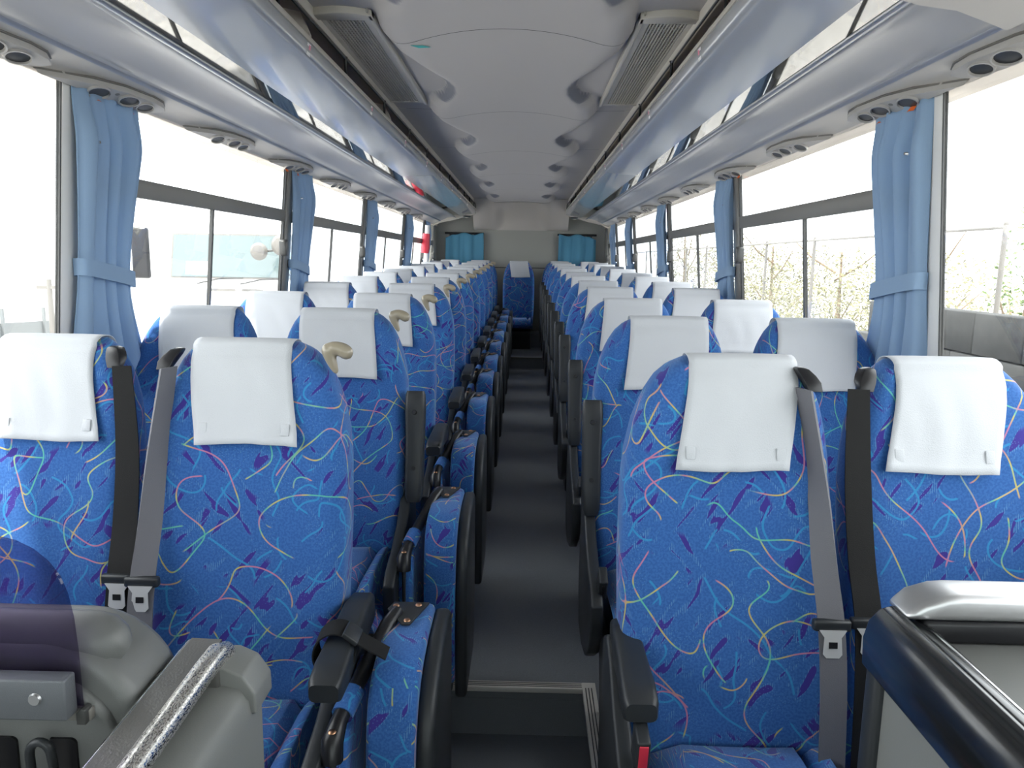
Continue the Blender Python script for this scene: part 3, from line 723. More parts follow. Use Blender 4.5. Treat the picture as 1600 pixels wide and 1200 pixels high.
def make_cover(cc, seed, hw0=0.112, hw1=0.112, slant=0.0):
    rr = random.Random(seed); path = []   # (y,z, t) down the front from the hem, over the crown, down the back
    for k in range(15):
        z = 1.040 + (1.235 - 1.040) * k / 14; path.append((front_y(z)[0] - 0.006 - 0.006 * sm((1.07 - z) / 0.03), z, 1 - k / 14))
    for a in range(1, 8):
        an = math.pi * a / 8; path.append((-0.020 - 0.041 * math.cos(an), 1.2375 + 0.0205 * math.sin(an), 0))
    for k in range(8):
        z = 1.235 - 0.16 * k / 7; path.append((front_y(z)[1] + 0.007, z, 0))
    ph = [rr.uniform(0, 6.28) for _ in range(4)]; nx = 16; vs, fs = [], []
    for (y, z, t) in path:
        hw = hw0 + (hw1 - hw0) * t
        for i in range(nx + 1):
            q = -1 + 2 * i / nx
            wv = 0.0028 * t * math.sin(3.1 * q + ph[0]) + 0.002 * t * math.sin(7 * q + 6 * z + ph[1]) + 0.0016 * math.sin(5 * q + 30 * z + ph[2]) * min(1, 3 * t)
            edge = -0.004 * t * abs(q) ** 4 + 0.004 * abs(q) ** 6 * (1 - t)
            zz = z + 0.003 * t * math.sin(2.2 * q + ph[3])
            vs.append((cc + slant * t + hw * q + 0.004 * math.sin(9 * z + ph[2]) * t * abs(q), y - abs(wv) * 1.2 + edge, zz - 0.002 * abs(q) ** 4 * (1 - t)))
    for j in range(len(path) - 1):
        for i in range(nx): a = j * (nx + 1) + i; fs.append((a, a + 1, a + nx + 2, a + nx + 1))
    return mesh('headrest_cover', vs, fs, 0)
def make_cushion():
    rings, uvs = [], []
    prof = [(-0.235, 0.36, 0.495), (-0.25, 0.355, 0.506), (-0.30, 0.350, 0.513), (-0.40, 0.345, 0.515), (-0.52, 0.345, 0.520), (-0.60, 0.355, 0.517), (-0.635, 0.37, 0.503), (-0.652, 0.39, 0.480), (-0.660, 0.42, 0.455)]
    for (y, zb, zt) in prof:
        hw = 0.200 - (0.006 if y < -0.63 else 0); r = min(0.035, (zt - zb) * 0.45); rg = []
        def cor(cx, cz, a0): return [(cx + r * math.cos(R(a0 + 30 * k)), y, cz + r * math.sin(R(a0 + 30 * k))) for k in range(4)]
        rg += [(-hw + r + (2 * hw - 2 * r) * k / 6, y, zt - 0.006 * (1 - ((k - 3) / 3) ** 2)) for k in range(1, 6)]
        rg += cor(hw - r, zt - r, 90)[::-1] + cor(hw - r, zb + r, 0)[::-1] + cor(-hw + r, zb + r, 270)[::-1] + cor(-hw + r, zt - r, 180)[::-1]
        acc = [0.0]
        for i in range(1, len(rg)): acc.append(acc[-1] + math.dist(rg[i - 1], rg[i]))
        rings.append(rg); uvs += [(a - 0.16, -y * 1.02 + 2.0 - (zt if y < -0.62 else 0.5) * 0.8) for a in acc]
    return loft('cushion', rings, uv=uvs, smooth=0)
def arm_mesh(name):
    """armrest lying forward: y from 0 (pivot) to -0.34"""
    rings = []
    for (y, zb, zt, hw) in ((0.02, -0.050, 0.000, 0.020), (0.0, -0.055, 0.012, 0.026), (-0.06, -0.055, 0.020, 0.028), (-0.18, -0.045, 0.014, 0.029), (-0.28, -0.050, 0.006, 0.032), (-0.325, -0.050, -0.002, 0.031), (-0.338, -0.044, -0.010, 0.027)):
        r = 0.011; rg = []
        for (cx, cz, a0) in ((hw - r, zt - r, 0), (-hw + r, zt - r, 90), (-hw + r, zb + r, 180), (hw - r, zb + r, 270)):
            rg += [(cx + r * math.cos(R(a0 + 30 * k)), y, cz + r * math.sin(R(a0 + 30 * k))) for k in range(4)]
        rings.append(rg)
    return loft(name, rings, smooth=45)
ARM = arm_mesh('armrest')
SCREW = tube('screw', [(0, 0, 0), (0, 0, -0.005)], [0.0085, 0.007], 10)
SIDEP = prism('side_panel', [(-0.11, 0.66), (-0.16, 0.685), (-0.22, 0.66), (-0.30, 0.60), (-0.40, 0.555), (-0.50, 0.53), (-0.545, 0.50), (-0.535, 0.42), (-0.48, 0.33), (-0.38, 0.265), (-0.26, 0.235), (-0.13, 0.25), (-0.09, 0.36), (-0.085, 0.52)], -0.017, 0.017, 'x', 0.007)
BUCKLE = box('buckle', -0.012, 0.012, -0.028, 0.028, -0.045, 0.03, 0.004)
BUCKLE_SLOT = box('slot', -0.004, 0.004, -0.0300, -0.0270, -0.02, 0.018)
BUCKLE_BTN = box('button', -0.008, 0.008, -0.0305, -0.0275, -0.03, 0.024, 0.002)
BACKM = {('aisle', 1): make_back(W_AISLE, 1), ('aisle', -1): make_back(W_AISLE, -1), ('win', 0): make_back(W_WIN, 0)}
COVERS = {}
for j, (kind, sd, cc) in enumerate((('aisle', 1, -0.040), ('aisle', -1, 0.040), ('win', 1, -0.004), ('win', -1, 0.004))):
    for front in (True, False):
        w0, w1 = (0.112, 0.112) if front else (0.124, 0.126)
        sl = sd * ((0.034 if kind == 'aisle' else 0.046) if front else 0.026)
        COVERS[(kind, sd, front)] = [make_cover(cc if front else cc * 0.8, 3 * i + 100 * j + 50 * front, w0, w1, sl) for i in range(2 if front else 4)]
CUSH = make_cushion()
PEDESTAL = prism('pedestal', [(-0.56, 0.355), (-0.14, 0.355), (-0.14, 0.30), (-0.24, 0.05), (-0.24, 0.0), (-0.48, 0.0), (-0.48, 0.05), (-0.56, 0.30)], -0.17, 0.17, 'x', 0.008)
KNOB = None
def make_knob():
    bm = bmesh.new()
    for keys in ([(0.176, 1.186, 0.003), (0.174, 1.191, 0.0065), (0.168, 1.206, 0.0105), (0.161, 1.226, 0.0140), (0.158, 1.240, 0.0155), (0.160, 1.251, 0.010), (0.161, 1.255, 0.003)],
                 [(0.150, 1.244, 0.004), (0.155, 1.242, 0.0115), (0.170, 1.244, 0.0155), (0.185, 1.242, 0.0160), (0.195, 1.237, 0.0168), (0.2025, 1.2305, 0.0150), (0.207, 1.2265, 0.010), (0.210, 1.224, 0.003)]):
        ks = spline([(x, -0.072, z, r) for x, z, r in keys], 4)
        tm = tube('grab_handle', [k[:3] for k in ks], [max(0.002, k[3]) for k in ks], 14, 0); bm.from_mesh(tm); bpy.data.meshes.remove(tm)
    raw = bpy.data.meshes.new('grab_handle'); bm.to_mesh(raw); bm.free()
    tmp = bpy.data.objects.new('grab_handle', raw); COL.objects.link(tmp)
    md = tmp.modifiers.new('fuse', 'REMESH'); md.mode = 'VOXEL'; md.voxel_size = 0.0026
    sm_ = tmp.modifiers.new('soften', 'SMOOTH'); sm_.iterations = 8; sm_.factor = 0.6
    dg = bpy.context.evaluated_depsgraph_get(); me = bpy.data.meshes.new_from_object(tmp.evaluated_get(dg))
    bpy.data.objects.remove(tmp); bpy.data.meshes.remove(raw); me.name = 'grab_handle'; me.shade_smooth(); return me
KNOB = make_knob()
PATCH = box('velcro_patch', -0.009, 0.009, -0.0012, 0.0012, -0.013, 0.013, 0.001)

def seat(label, x, y, inner, win=False, arm=None, knob=False, buckle=False, sidep=True, z=None, coverseed=0, front=False):
    t = thing('coach_seat', label, 'seat', (x, y, zf(y) if z is None else z), group='blue coach seats')
    key = ('win', 0) if win else ('aisle', inner)
    obj('backrest', BACKM[key], FABRIC, t)
    cl = COVERS[('win' if win else 'aisle', inner, front)]
    c = obj('headrest_cover', cl[coverseed % len(cl)], COVER, t)
    md = c.modifiers.new('thickness', 'SOLIDIFY'); md.thickness = 0.002; md.offset = 0
    obj('cushion', CUSH, FABRIC, t, (0.022 if (inner < 0 and not win) else 0, 0, 0))
    obj('pedestal', PEDESTAL, DARK, t)
    if arm:
        xa = inner * (0.245 if inner > 0 else 0.215)
        a = obj('armrest', ARM, DARK, t, (xa, -0.155, 0.695))
        if arm == 'short': a.scale.y = 0.82; a.location = (inner * 0.198, -0.13, 0.695)
        if arm == 'up':
            a.rotation_euler = (R(-99), 0, 0); a.location = (xa, -0.19, 0.665)
            for d in (-0.09, -0.27): obj('screw', SCREW, BLACK, a, (0, d, -0.049))
    if sidep and not win:
        p = obj('side_panel', SIDEP, DARK, t, (inner * 0.218, 0, 0))
        if buckle == 'red':
            b = obj('buckle', BUCKLE, DARK, p, (-inner * 0.020, -0.415, 0.615), (R(12), 0, 0)); obj('button', BUCKLE_BTN, RED, b)
        elif buckle:
            b = obj('buckle', BUCKLE, DARK, p, (-inner * 0.016, -0.50, 0.555), (R(30), 0, 0)); obj('slot', BUCKLE_SLOT, BLACK, b)
    if knob: obj('grab_handle', KNOB, TAN, t)
    return t

LY = [1.736, 2.57, 3.36, 4.22, 5.02, 5.77, 6.55, 7.35, 8.15, 8.95, 9.74, 10.50]
RY = [1.62, 2.48, 3.31, 4.20, 4.90, 5.68, 6.46, 7.42, 8.30, 9.15, 9.92, 10.57]
AX, WXC = 0.5125, 0.958
FRONT = {}
for i in range(12):
    for sn, sx, ys in (('left', -1, LY), ('right', 1, RY)):
        y = ys[i]; inner = -sx
        row = '%s row' % ORD[i] if i else 'front row'
        la = 'blue swirl-patterned aisle seat with white headrest cover, %s, %s of the aisle' % (row, sn)
        lw = 'blue swirl-patterned window seat with white headrest cover, %s, %s side' % (row, sn)
        if sx < 0: arm = 'down' if i != 1 else 'up'
        else: arm = 'short' if i == 0 else 'up'
        if i == 11: arm = None
        FRONT[(sn, 'a', i)] = seat(la, sx * (0.497 if (i == 0 and sx > 0) else AX), y, inner, False, arm, knob=(sx < 0 and i < 11), buckle=('red' if i == 0 else 'grey' if i < 11 else None) if sx > 0 else None, coverseed=i * 2 + (sx > 0), front=(i == 0))
        wxp = 0.955 if i == 11 else 1.012 if i else (0.962 if sx > 0 else 0.998)
        FRONT[(sn, 'w', i)] = seat(lw, sx * wxp, y + 0.01, inner, True, coverseed=i * 3 + 1 + (sx > 0), front=(i == 0))
FRONT['c'] = seat('blue swirl-patterned centre seat with white headrest cover at the end of the aisle', -0.012, 10.42, 1, True, None, sidep=False, coverseed=2)

# velcro patches on the front covers
for key, c0 in ((('left', 'a', 0), -0.040 + 0.029), (('right', 'a', 0), 0.040 - 0.029), (('left', 'w', 0), -0.004 + 0.039), (('right', 'w', 0), 0.004 - 0.039)):
    cov = [ch for ch in FRONT[key].children if ch.name.startswith('headrest_cover')][0]
    for q in (-0.090, 0.090):
        obj('velcro_patch', PATCH, COVER, cov, (c0 + q, lerp_tab(YF, 1.075)[0] - 0.0125, 1.072), (R(-16), 0, 0))

# front-row three-point belts (parts of their seats; local seat coordinates)
def belt(root, gx, strap_mat, tongue_z, keys):
    """gx: local x of the guide on the shoulder"""
    s = 1 if gx > 0 else -1
    g = obj('belt_guide', loft('belt_guide', [[(gx + s * ox + dx, yy + dy, zz) for dx, dy in ((-w, -d), (w, -d), (w * 1.1, d), (-w * 1.1, d))] for (yy, zz, w, d, ox) in ((-0.066, 1.238, 0.006, 0.009, -0.012), (-0.069, 1.235, 0.012, 0.013, -0.009), (-0.080, 1.224, 0.015, 0.016, -0.002), (-0.092, 1.212, 0.016, 0.015, 0.004), (-0.106, 1.194, 0.014, 0.007, 0.008))], smooth=30), BLACK, root)
    bevelled(g.data, 0.004)
    obj('belt_strap', ribbon('belt_strap', keys), strap_mat, root)
    k = min(keys, key=lambda q: abs(q[0][2] - tongue_z)); c = Vector(k[0])
    tg = obj('belt_tongue', box('belt_tongue', -0.036, 0.036, -0.010, 0.008, -0.011, 0.011, 0.005), DARK, root, tuple(c))
    outl = [(-0.026, 0.0), (0.026, 0.0), (0.016, -0.014), (0.018, -0.046), (0.012, -0.053), (-0.012, -0.053), (-0.018, -0.046), (-0.016, -0.014)]
    pl = obj('latch_plate', prism('latch_plate', outl, -0.012, -0.010, 'y'), PLATE, tg, (0, 0, -0.008), (R(-8), 0, 0))
    obj('slot', box('slot', -0.008, 0.008, -0.0135, -0.0115, -0.034, -0.022), BLACK, pl)
W_ = lambda x, y=0.0, z=0.0: (x, y, z)
belt(FRONT[('left', 'a', 0)], -0.190, STRAPG, 0.77, [((-0.182, -0.115, 1.20), W_(0.007, 0.023)), ((-0.192, -0.165, 1.03), W_(0.012, 0.021)), ((-0.193, -0.215, 0.88), W_(0.019, 0.015)), ((-0.193, -0.262, 0.77), W_(0.024, 0.006)), ((-0.195, -0.285, 0.66), W_(0.025, 0.003)), ((-0.200, -0.295, 0.46), W_(0.025, 0.0))])
belt(FRONT[('right', 'a', 0)], 0.165, STRAPG, 0.77, [((0.148, -0.115, 1.20), W_(0.007, -0.023)), ((0.170, -0.165, 1.02), W_(0.012, -0.021)), ((0.175, -0.215, 0.88), W_(0.020, -0.013)), ((0.180, -0.262, 0.77), W_(0.024, -0.004)), ((0.186, -0.285, 0.64), W_(0.025, 0.0)), ((0.192, -0.295, 0.46), W_(0.025, 0.0))])
belt(FRONT[('left', 'w', 0)], 0.166, STRAP, 0.77, [((0.196, -0.118, 1.20), W_(0.019, 0.004)), ((0.222, -0.165, 1.03), W_(0.023, 0.004)), ((0.234, -0.215, 0.88), W_(0.025, 0.003)), ((0.239, -0.262, 0.77), W_(0.026, 0.0)), ((0.237, -0.285, 0.64), W_(0.027, 0.0)), ((0.235, -0.295, 0.46), W_(0.027, 0.0))])
belt(FRONT[('right', 'w', 0)], -0.178, STRAP, 0.77, [((-0.205, -0.118, 1.20), W_(0.020, -0.004)), ((-0.212, -0.165, 1.03), W_(0.024, -0.004)), ((-0.213, -0.215, 0.88), W_(0.025, -0.003)), ((-0.210, -0.262, 0.77), W_(0.026, 0.0)), ((-0.208, -0.285, 0.64), W_(0.027, 0.0)), ((-0.205, -0.295, 0.46), W_(0.027, 0.0))])
# strap wound round the lowered armrest of the left aisle seat
st_root = FRONT[('left', 'a', 0)]
loop = []
for a in range(17):
    an = 2 * math.pi * a / 16; loop.append(((0.236 + 0.041 * math.cos(an), -0.36 + 0.01 * math.sin(an), 0.684 + 0.040 * math.sin(an)), (0.0, 0.024, 0.004)))
obj('arm_strap', ribbon('arm_strap', loop, 0.0015, 2), STRAP, st_root)
obj('strap_slide', box('strap_slide', -0.017, 0.017, -0.027, 0.027, -0.004, 0.006, 0.002), DARK, st_root, (0.268, -0.36, 0.716), (0, R(38), 0))
obj('strap_tail', ribbon('strap_tail', [((0.272, -0.36, 0.712), (0, 0.024, 0)), ((0.305, -0.355, 0.69), (0, 0.024, 0)), ((0.335, -0.35, 0.67), (0, 0.024, 0))], 0.0015, 4), STRAP, st_root)

# ------------------------------------------------------------------ folded aisle jump seats
PAD = boxuv(prism('seat_pad', spline([(-0.18, 0.22), (-0.182, 0.40), (-0.178, 0.57), (-0.155, 0.67), (-0.10, 0.722), (-0.02, 0.738), (0.10, 0.742)], 4) + [(0.16, 0.742), (0.175, 0.72), (0.175, 0.22)], -0.040, 0.056, 'x', 0.022, 3))
SHELL = prism('seat_shell', spline([(-0.175, 0.17), (-0.178, 0.36), (-0.172, 0.54), (-0.14, 0.645), (-0.07, 0.705), (0.03, 0.728)], 4) + [(0.155, 0.732), (0.19, 0.71), (0.19, 0.24), (0.13, 0.17)], 0.055, 0.092, 'x', 0.014, 3)
JBACK = boxuv(prism('folded_back', [(-0.205, 0.20), (-0.208, 0.54), (-0.195, 0.61), (-0.16, 0.635), (0.12, 0.635), (0.15, 0.61), (0.15, 0.20)], -0.116, -0.070, 'x', 0.018, 3))
JSTRIP = box('frame_strip', -0.098, -0.088, -0.214, -0.10, 0.20, 0.62, 0.004)
JHINGE = tube('hinge_bar', [(-0.093, -0.212, 0.600), (-0.093, -0.206, 0.636), (-0.090, -0.17, 0.652), (-0.075, -0.10, 0.676), (-0.055, -0.02, 0.708), (-0.035, 0.04, 0.742), (-0.02, 0.09, 0.752)], [0.021, 0.021, 0.017, 0.0165, 0.0165, 0.017, 0.014], 10)
JSLEEVE = boxuv(tube('bar_sleeve', [(-0.087, -0.152, 0.656), (-0.076, -0.098, 0.674)], 0.0215, 12))
JPLATE = prism('hinge_plate', [(-0.045, 0.05), (0.035, 0.05), (0.005, -0.055), (-0.012, -0.055), (-0.055, 0.015)], 0.746, 0.751, 'z', 0.001)
RIVET = tube('rivet', [(0, 0, 0), (0, 0, 0.003)], [0.008, 0.006], 10)
JARM = box('support_arm', -0.125, 0.05, 0.02, 0.09, 0.12, 0.20, 0.008)
JPOST = box('support_post', -0.03, 0.03, 0.02, 0.10, 0.075, 0.16, 0.006)
for i in range(11):
    y = LY[i] - 0.26
    row = '%s row' % ORD[i] if i else 'front row'
    t = thing('jump_seat', 'folded blue aisle jump seat with black shell beside the left %s' % row, 'folding seat', (-0.168, y, zf(y) - 0.075), group='folded aisle jump seats')
    obj('seat_pad', PAD, FABRIC, t); obj('seat_shell', SHELL, BLACK if i > 99 else DARK, t)
    b = obj('folded_back', JBACK, FABRIC, t); obj('frame_strip', JSTRIP, DARK, b)
    h = obj('hinge_bar', JHINGE, BLACK, t); obj('bar_sleeve', JSLEEVE, FABRIC, h); obj('rivet', RIVET, COPPER, h, (-0.093, -0.205, 0.655))
    p = obj('hinge_plate', JPLATE, DARK, t, (0.01, 0.09, 0))
    for q in ((-0.038, 0.03), (0.012, 0.035), (-0.003, -0.04)): obj('rivet', RIVET, COPPER if q[0] < -0.02 else ALU, p, (q[0], q[1], 0.751))
    obj('support_arm', JARM, DARK, t); obj('support_post', JPOST, DARK, t)

# ------------------------------------------------------------------ foreground: driver's partition (left)
PYF = 0.90
dp = thing('driver_partition', 'grey moulded partition behind the driver with black hook recesses', 'partition', (-0.75, PYF + 0.08, -0.19))
off = (0.75, -PYF - 0.08, 0.19)
def rect_round(x0, x1, z0, z1, r):
    o = []
    for a in range(0, 91, 10): o.append((x1 - r + r * math.sin(R(a)), z1 - r + r * math.cos(R(a))))
    return [(x0, z0), (x0, z1)] + o + [(x1, z0)]
obj('body', prism('body', rect_round(-1.20, -0.412, -0.19, 0.928, 0.125), PYF, PYF + 0.13, 'y', 0.020, 3), GREYP, dp, off)
obj('face_panel', prism('face_panel', rect_round(-1.20, -0.438, -0.19, 0.888, 0.105), PYF - 0.012, PYF + 0.01, 'y', 0.008, 2), GREYP, dp, off)
obj('top_roll', tube('top_roll', [(-1.20, PYF + 0.045, 0.914), (-0.535, PYF + 0.045, 0.914), (-0.50, PYF + 0.045, 0.914), (-0.478, PYF + 0.045, 0.912), (-0.468, PYF + 0.045, 0.906), (-0.462, PYF + 0.05, 0.898)], [0.038, 0.038, 0.038, 0.035, 0.030, 0.022], 20), GREYP, dp, off)
bar = obj('clamp_bar', box('clamp_bar', -1.20, -0.482, PYF - 0.045, PYF - 0.020, 0.850, 0.905, 0.003), BRUSHED, dp, off)
obj('screw', tube('screw', [(-0.520, PYF - 0.044, 0.880), (-0.520, PYF - 0.048, 0.880)], [0.009, 0.007], 12), ALU, bar)
obj('channel', box('channel', -1.20, -0.466, PYF - 0.022, PYF - 0.010, 0.836, 0.852, 0.002), FRAME2, dp, off)
obj('channel_stop', prism('channel_stop', [(-0.480, 0.836), (-0.468, 0.836), (-0.468, 0.856), (-0.473, 0.858), (-0.480, 0.852)], PYF - 0.030, PYF - 0.014, 'y', 0.001), FRAME, dp, off)
for xx in (-0.492, -0.5705):
    rc = obj('hook_recess', prism('hook_recess', rect_round(xx - 0.034, xx, 0.66, 0.806, 0.008)[1:-1] + [(xx, 0.66), (xx - 0.034, 0.66)], PYF - 0.016, PYF - 0.011, 'y'), BLACK, dp, off)
    arc = [(xx - 0.046, PYF - 0.026, 0.66), (xx - 0.047, PYF - 0.035, 0.74), (xx - 0.046, PYF - 0.038, 0.785)]
    for a in range(0, 181, 20): arc.append((xx - 0.031 - 0.014 * math.cos(R(a)), PYF - 0.040, 0.800 + 0.018 * math.sin(R(a))))
    arc += [(xx - 0.017, PYF - 0.038, 0.785), (xx - 0.018, PYF - 0.035, 0.74), (xx - 0.017, PYF - 0.026, 0.66)]
    obj('hook_loop', tube('hook_loop', arc, 0.0058, 10), DARK, dp, off)
ringp = [(0.040, 0.0), (0.040, -0.006), (0.034, -0.009), (0.024, -0.009), (0.022, -0.005), (0.010, -0.006), (0.002, -0.006)]
obj('lock_boss', loft('lock_boss', [[(-0.425 + r_ * math.cos(a * R(18)), PYF - 0.012 + d_, 0.755 + r_ * math.sin(a * R(18))) for a in range(20)] for r_, d_ in ringp], smooth=30), GREYP, dp, off)
# tinted screen standing in the clamp bar
o2 = [(-1.20, 0.842), (-1.20, 1.085), (-0.62, 1.085), (-0.575, 1.082), (-0.548, 1.076), (-0.526, 1.065), (-0.508, 1.049), (-0.495, 1.030), (-0.487, 1.006), (-0.482, 0.975), (-0.4795, 0.93), (-0.4785, 0.842)]
sc = tag(obj('tinted_screen', prism('tinted_screen', o2, -0.0025, 0.0025, 'y'), ACRYL, None, (0, PYF - 0.016, 0)), 'dark purple tinted acrylic screen with rounded corner clamped to the partition', 'screen')

# low wall with the worn grab rail
sw = thing('handrail_wall', 'low grey wall carrying a worn steel grab rail beside the entrance', 'partition', (-0.34, 0.7, -0.19))
off = (0.34, -0.7, 0.19)
prof = [(-0.425, -0.19), (-0.425, 0.77), (-0.418, 0.800), (-0.40, 0.812), (-0.345, 0.812), (-0.322, 0.806), (-0.310, 0.790), (-0.306, 0.765), (-0.305, -0.19)]
obj('body', sheet_prism('body', prof, 0.10, 1.045, 40), GREYP2, sw, off)
capp = [(-0.43, 0.74), (-0.43, 0.79), (-0.420, 0.822), (-0.395, 0.840), (-0.345, 0.840), (-0.318, 0.828), (-0.300, 0.80), (-0.299, 0.768), (-0.307, 0.768), (-0.32, 0.74)]
cap = prism('end_cap', capp, 1.005, 1.075, 'y', 0.010, 3); obj('end_cap', cap, GREYP2, sw, off)
obj('grab_rail', tube('grab_rail', [(-0.362, 1.052, 0.79), (-0.362, 1.054, 0.822), (-0.362, 1.048, 0.840), (-0.362, 1.025, 0.850), (-0.362, 0.98, 0.850), (-0.360, 0.60, 0.836), (-0.360, 0.20, 0.820)], [0.018, 0.018, 0.0175, 0.017, 0.0165, 0.0165, 0.0165], 18), SCRATCH, sw, off)
fas = [(-0.412, 0.846), (-0.412, 0.858), (-0.407, 0.863), (-0.362, 0.862), (-0.362, 0.850)]
rc_ = sheet_prism('rail_cover', fas, 0.0, 1.0, 30)
for v in rc_.vertices: y_ = 0.15 + v.co.y * 0.895; v.co.y = y_; v.co.z -= (1.0 - y_) * 0.038
obj('rail_cover', rc_, RAILM, sw, off)
obj('rail_edge', tube('rail_edge', [(-0.411, 1.045, 0.858), (-0.411, 0.15, 0.824)], 0.0045, 8), CHROME, sw, off)
obj('rail_foot', prism('rail_foot', [(1.0, 0.79), (1.062, 0.79), (1.056, 0.835), (1.04, 0.860), (1.0, 0.862)], -0.412, -0.350, 'x', 0.006), RAILM, sw, off)

# ------------------------------------------------------------------ foreground: guide's counter (right)
gc = thing('guide_counter', 'grey counter box with glossy black rounded edge and silver back rail', 'counter', (0.85, 0.75, -0.19))
off = (-0.85, -0.75, 0.19)
GX, GY = 0.555, 0.965
obj('side_panel', box('side_panel', GX + 0.012, GX + 0.03, 0.40, GY - 0.03, -0.19, 0.905), GREYP2, gc, off)
obj('corner_post', box('corner_post', GX, GX + 0.035, GY - 0.035, GY, -0.19, 0.93, 0.008), DARK, gc, off)
obj('inner_bead', box('inner_bead', GX + 0.004, GX + 0.014, 0.40, GY - 0.035, 0.893, 0.900, 0.002), DARK, gc, off)
rp = [(GX - 0.002, 0.890), (GX - 0.004, 0.930), (GX + 0.002, 0.955), (GX + 0.016, 0.972), (GX + 0.034, 0.978), (GX + 0.040, 0.972), (GX + 0.040, 0.955), (GX + 0.020, 0.900)]
obj('edge_rail', bevelled(sheet_prism('edge_rail', rp, 0.40, GY + 0.008, 60), 0.004), GLOSSBLACK, gc, off)
obj('edge_strip', box('edge_strip', GX + 0.041, GX + 0.058, 0.40, GY - 0.01, 0.940, 0.970, 0.004), GLOSSBLACK, gc, off)
obj('bright_trim', box('bright_trim', GX + 0.0585, GX + 0.067, 0.40, GY - 0.03, 0.940, 0.967, 0.003), CHROME, gc, off)
obj('counter_top', box('counter_top', GX + 0.03, 1.15, 0.40, GY - 0.005, 0.915, 0.940, 0.002), GREYP2, gc, off)
obj('rear_panel', box('rear_panel', GX + 0.03, 1.15, GY - 0.02, GY, -0.19, 0.93), DARK, gc, off)
obj('gasket', box('gasket', GX + 0.058, 1.15, GY - 0.03, GY + 0.015, 0.940, 0.972, 0.006), BLACK, gc, off)
bp_ = [(GX + 0.030, 0.972), (GX + 0.075, 0.972), (1.15, 0.972), (1.15, 1.008), (GX + 0.105, 1.008), (GX + 0.085, 1.006), (GX + 0.055, 0.996)]
obj('back_rail', prism('back_rail', bp_, GY - 0.032, GY + 0.030, 'y', 0.010, 3), ALU, gc, off)

# ------------------------------------------------------------------ red-sleeved bar by the rear left window
rb = thing('exit_bar', 'white upright bar with a red sleeve beside the rear left curtain', 'bar', (-1.13, 9.28, 0.9))
obj('bar', tube('bar', [(-0.02, 0, 0), (-0.005, 0, 0.55), (0.015, 0, 0.93)], 0.028, 12), WHITEP, rb)
obj('sleeve', tube('sleeve', [(-0.018, 0, 0.60), (-0.010, 0, 0.66), (0.004, 0, 0.83)], [0.045, 0.05, 0.042], 12), RED, rb)

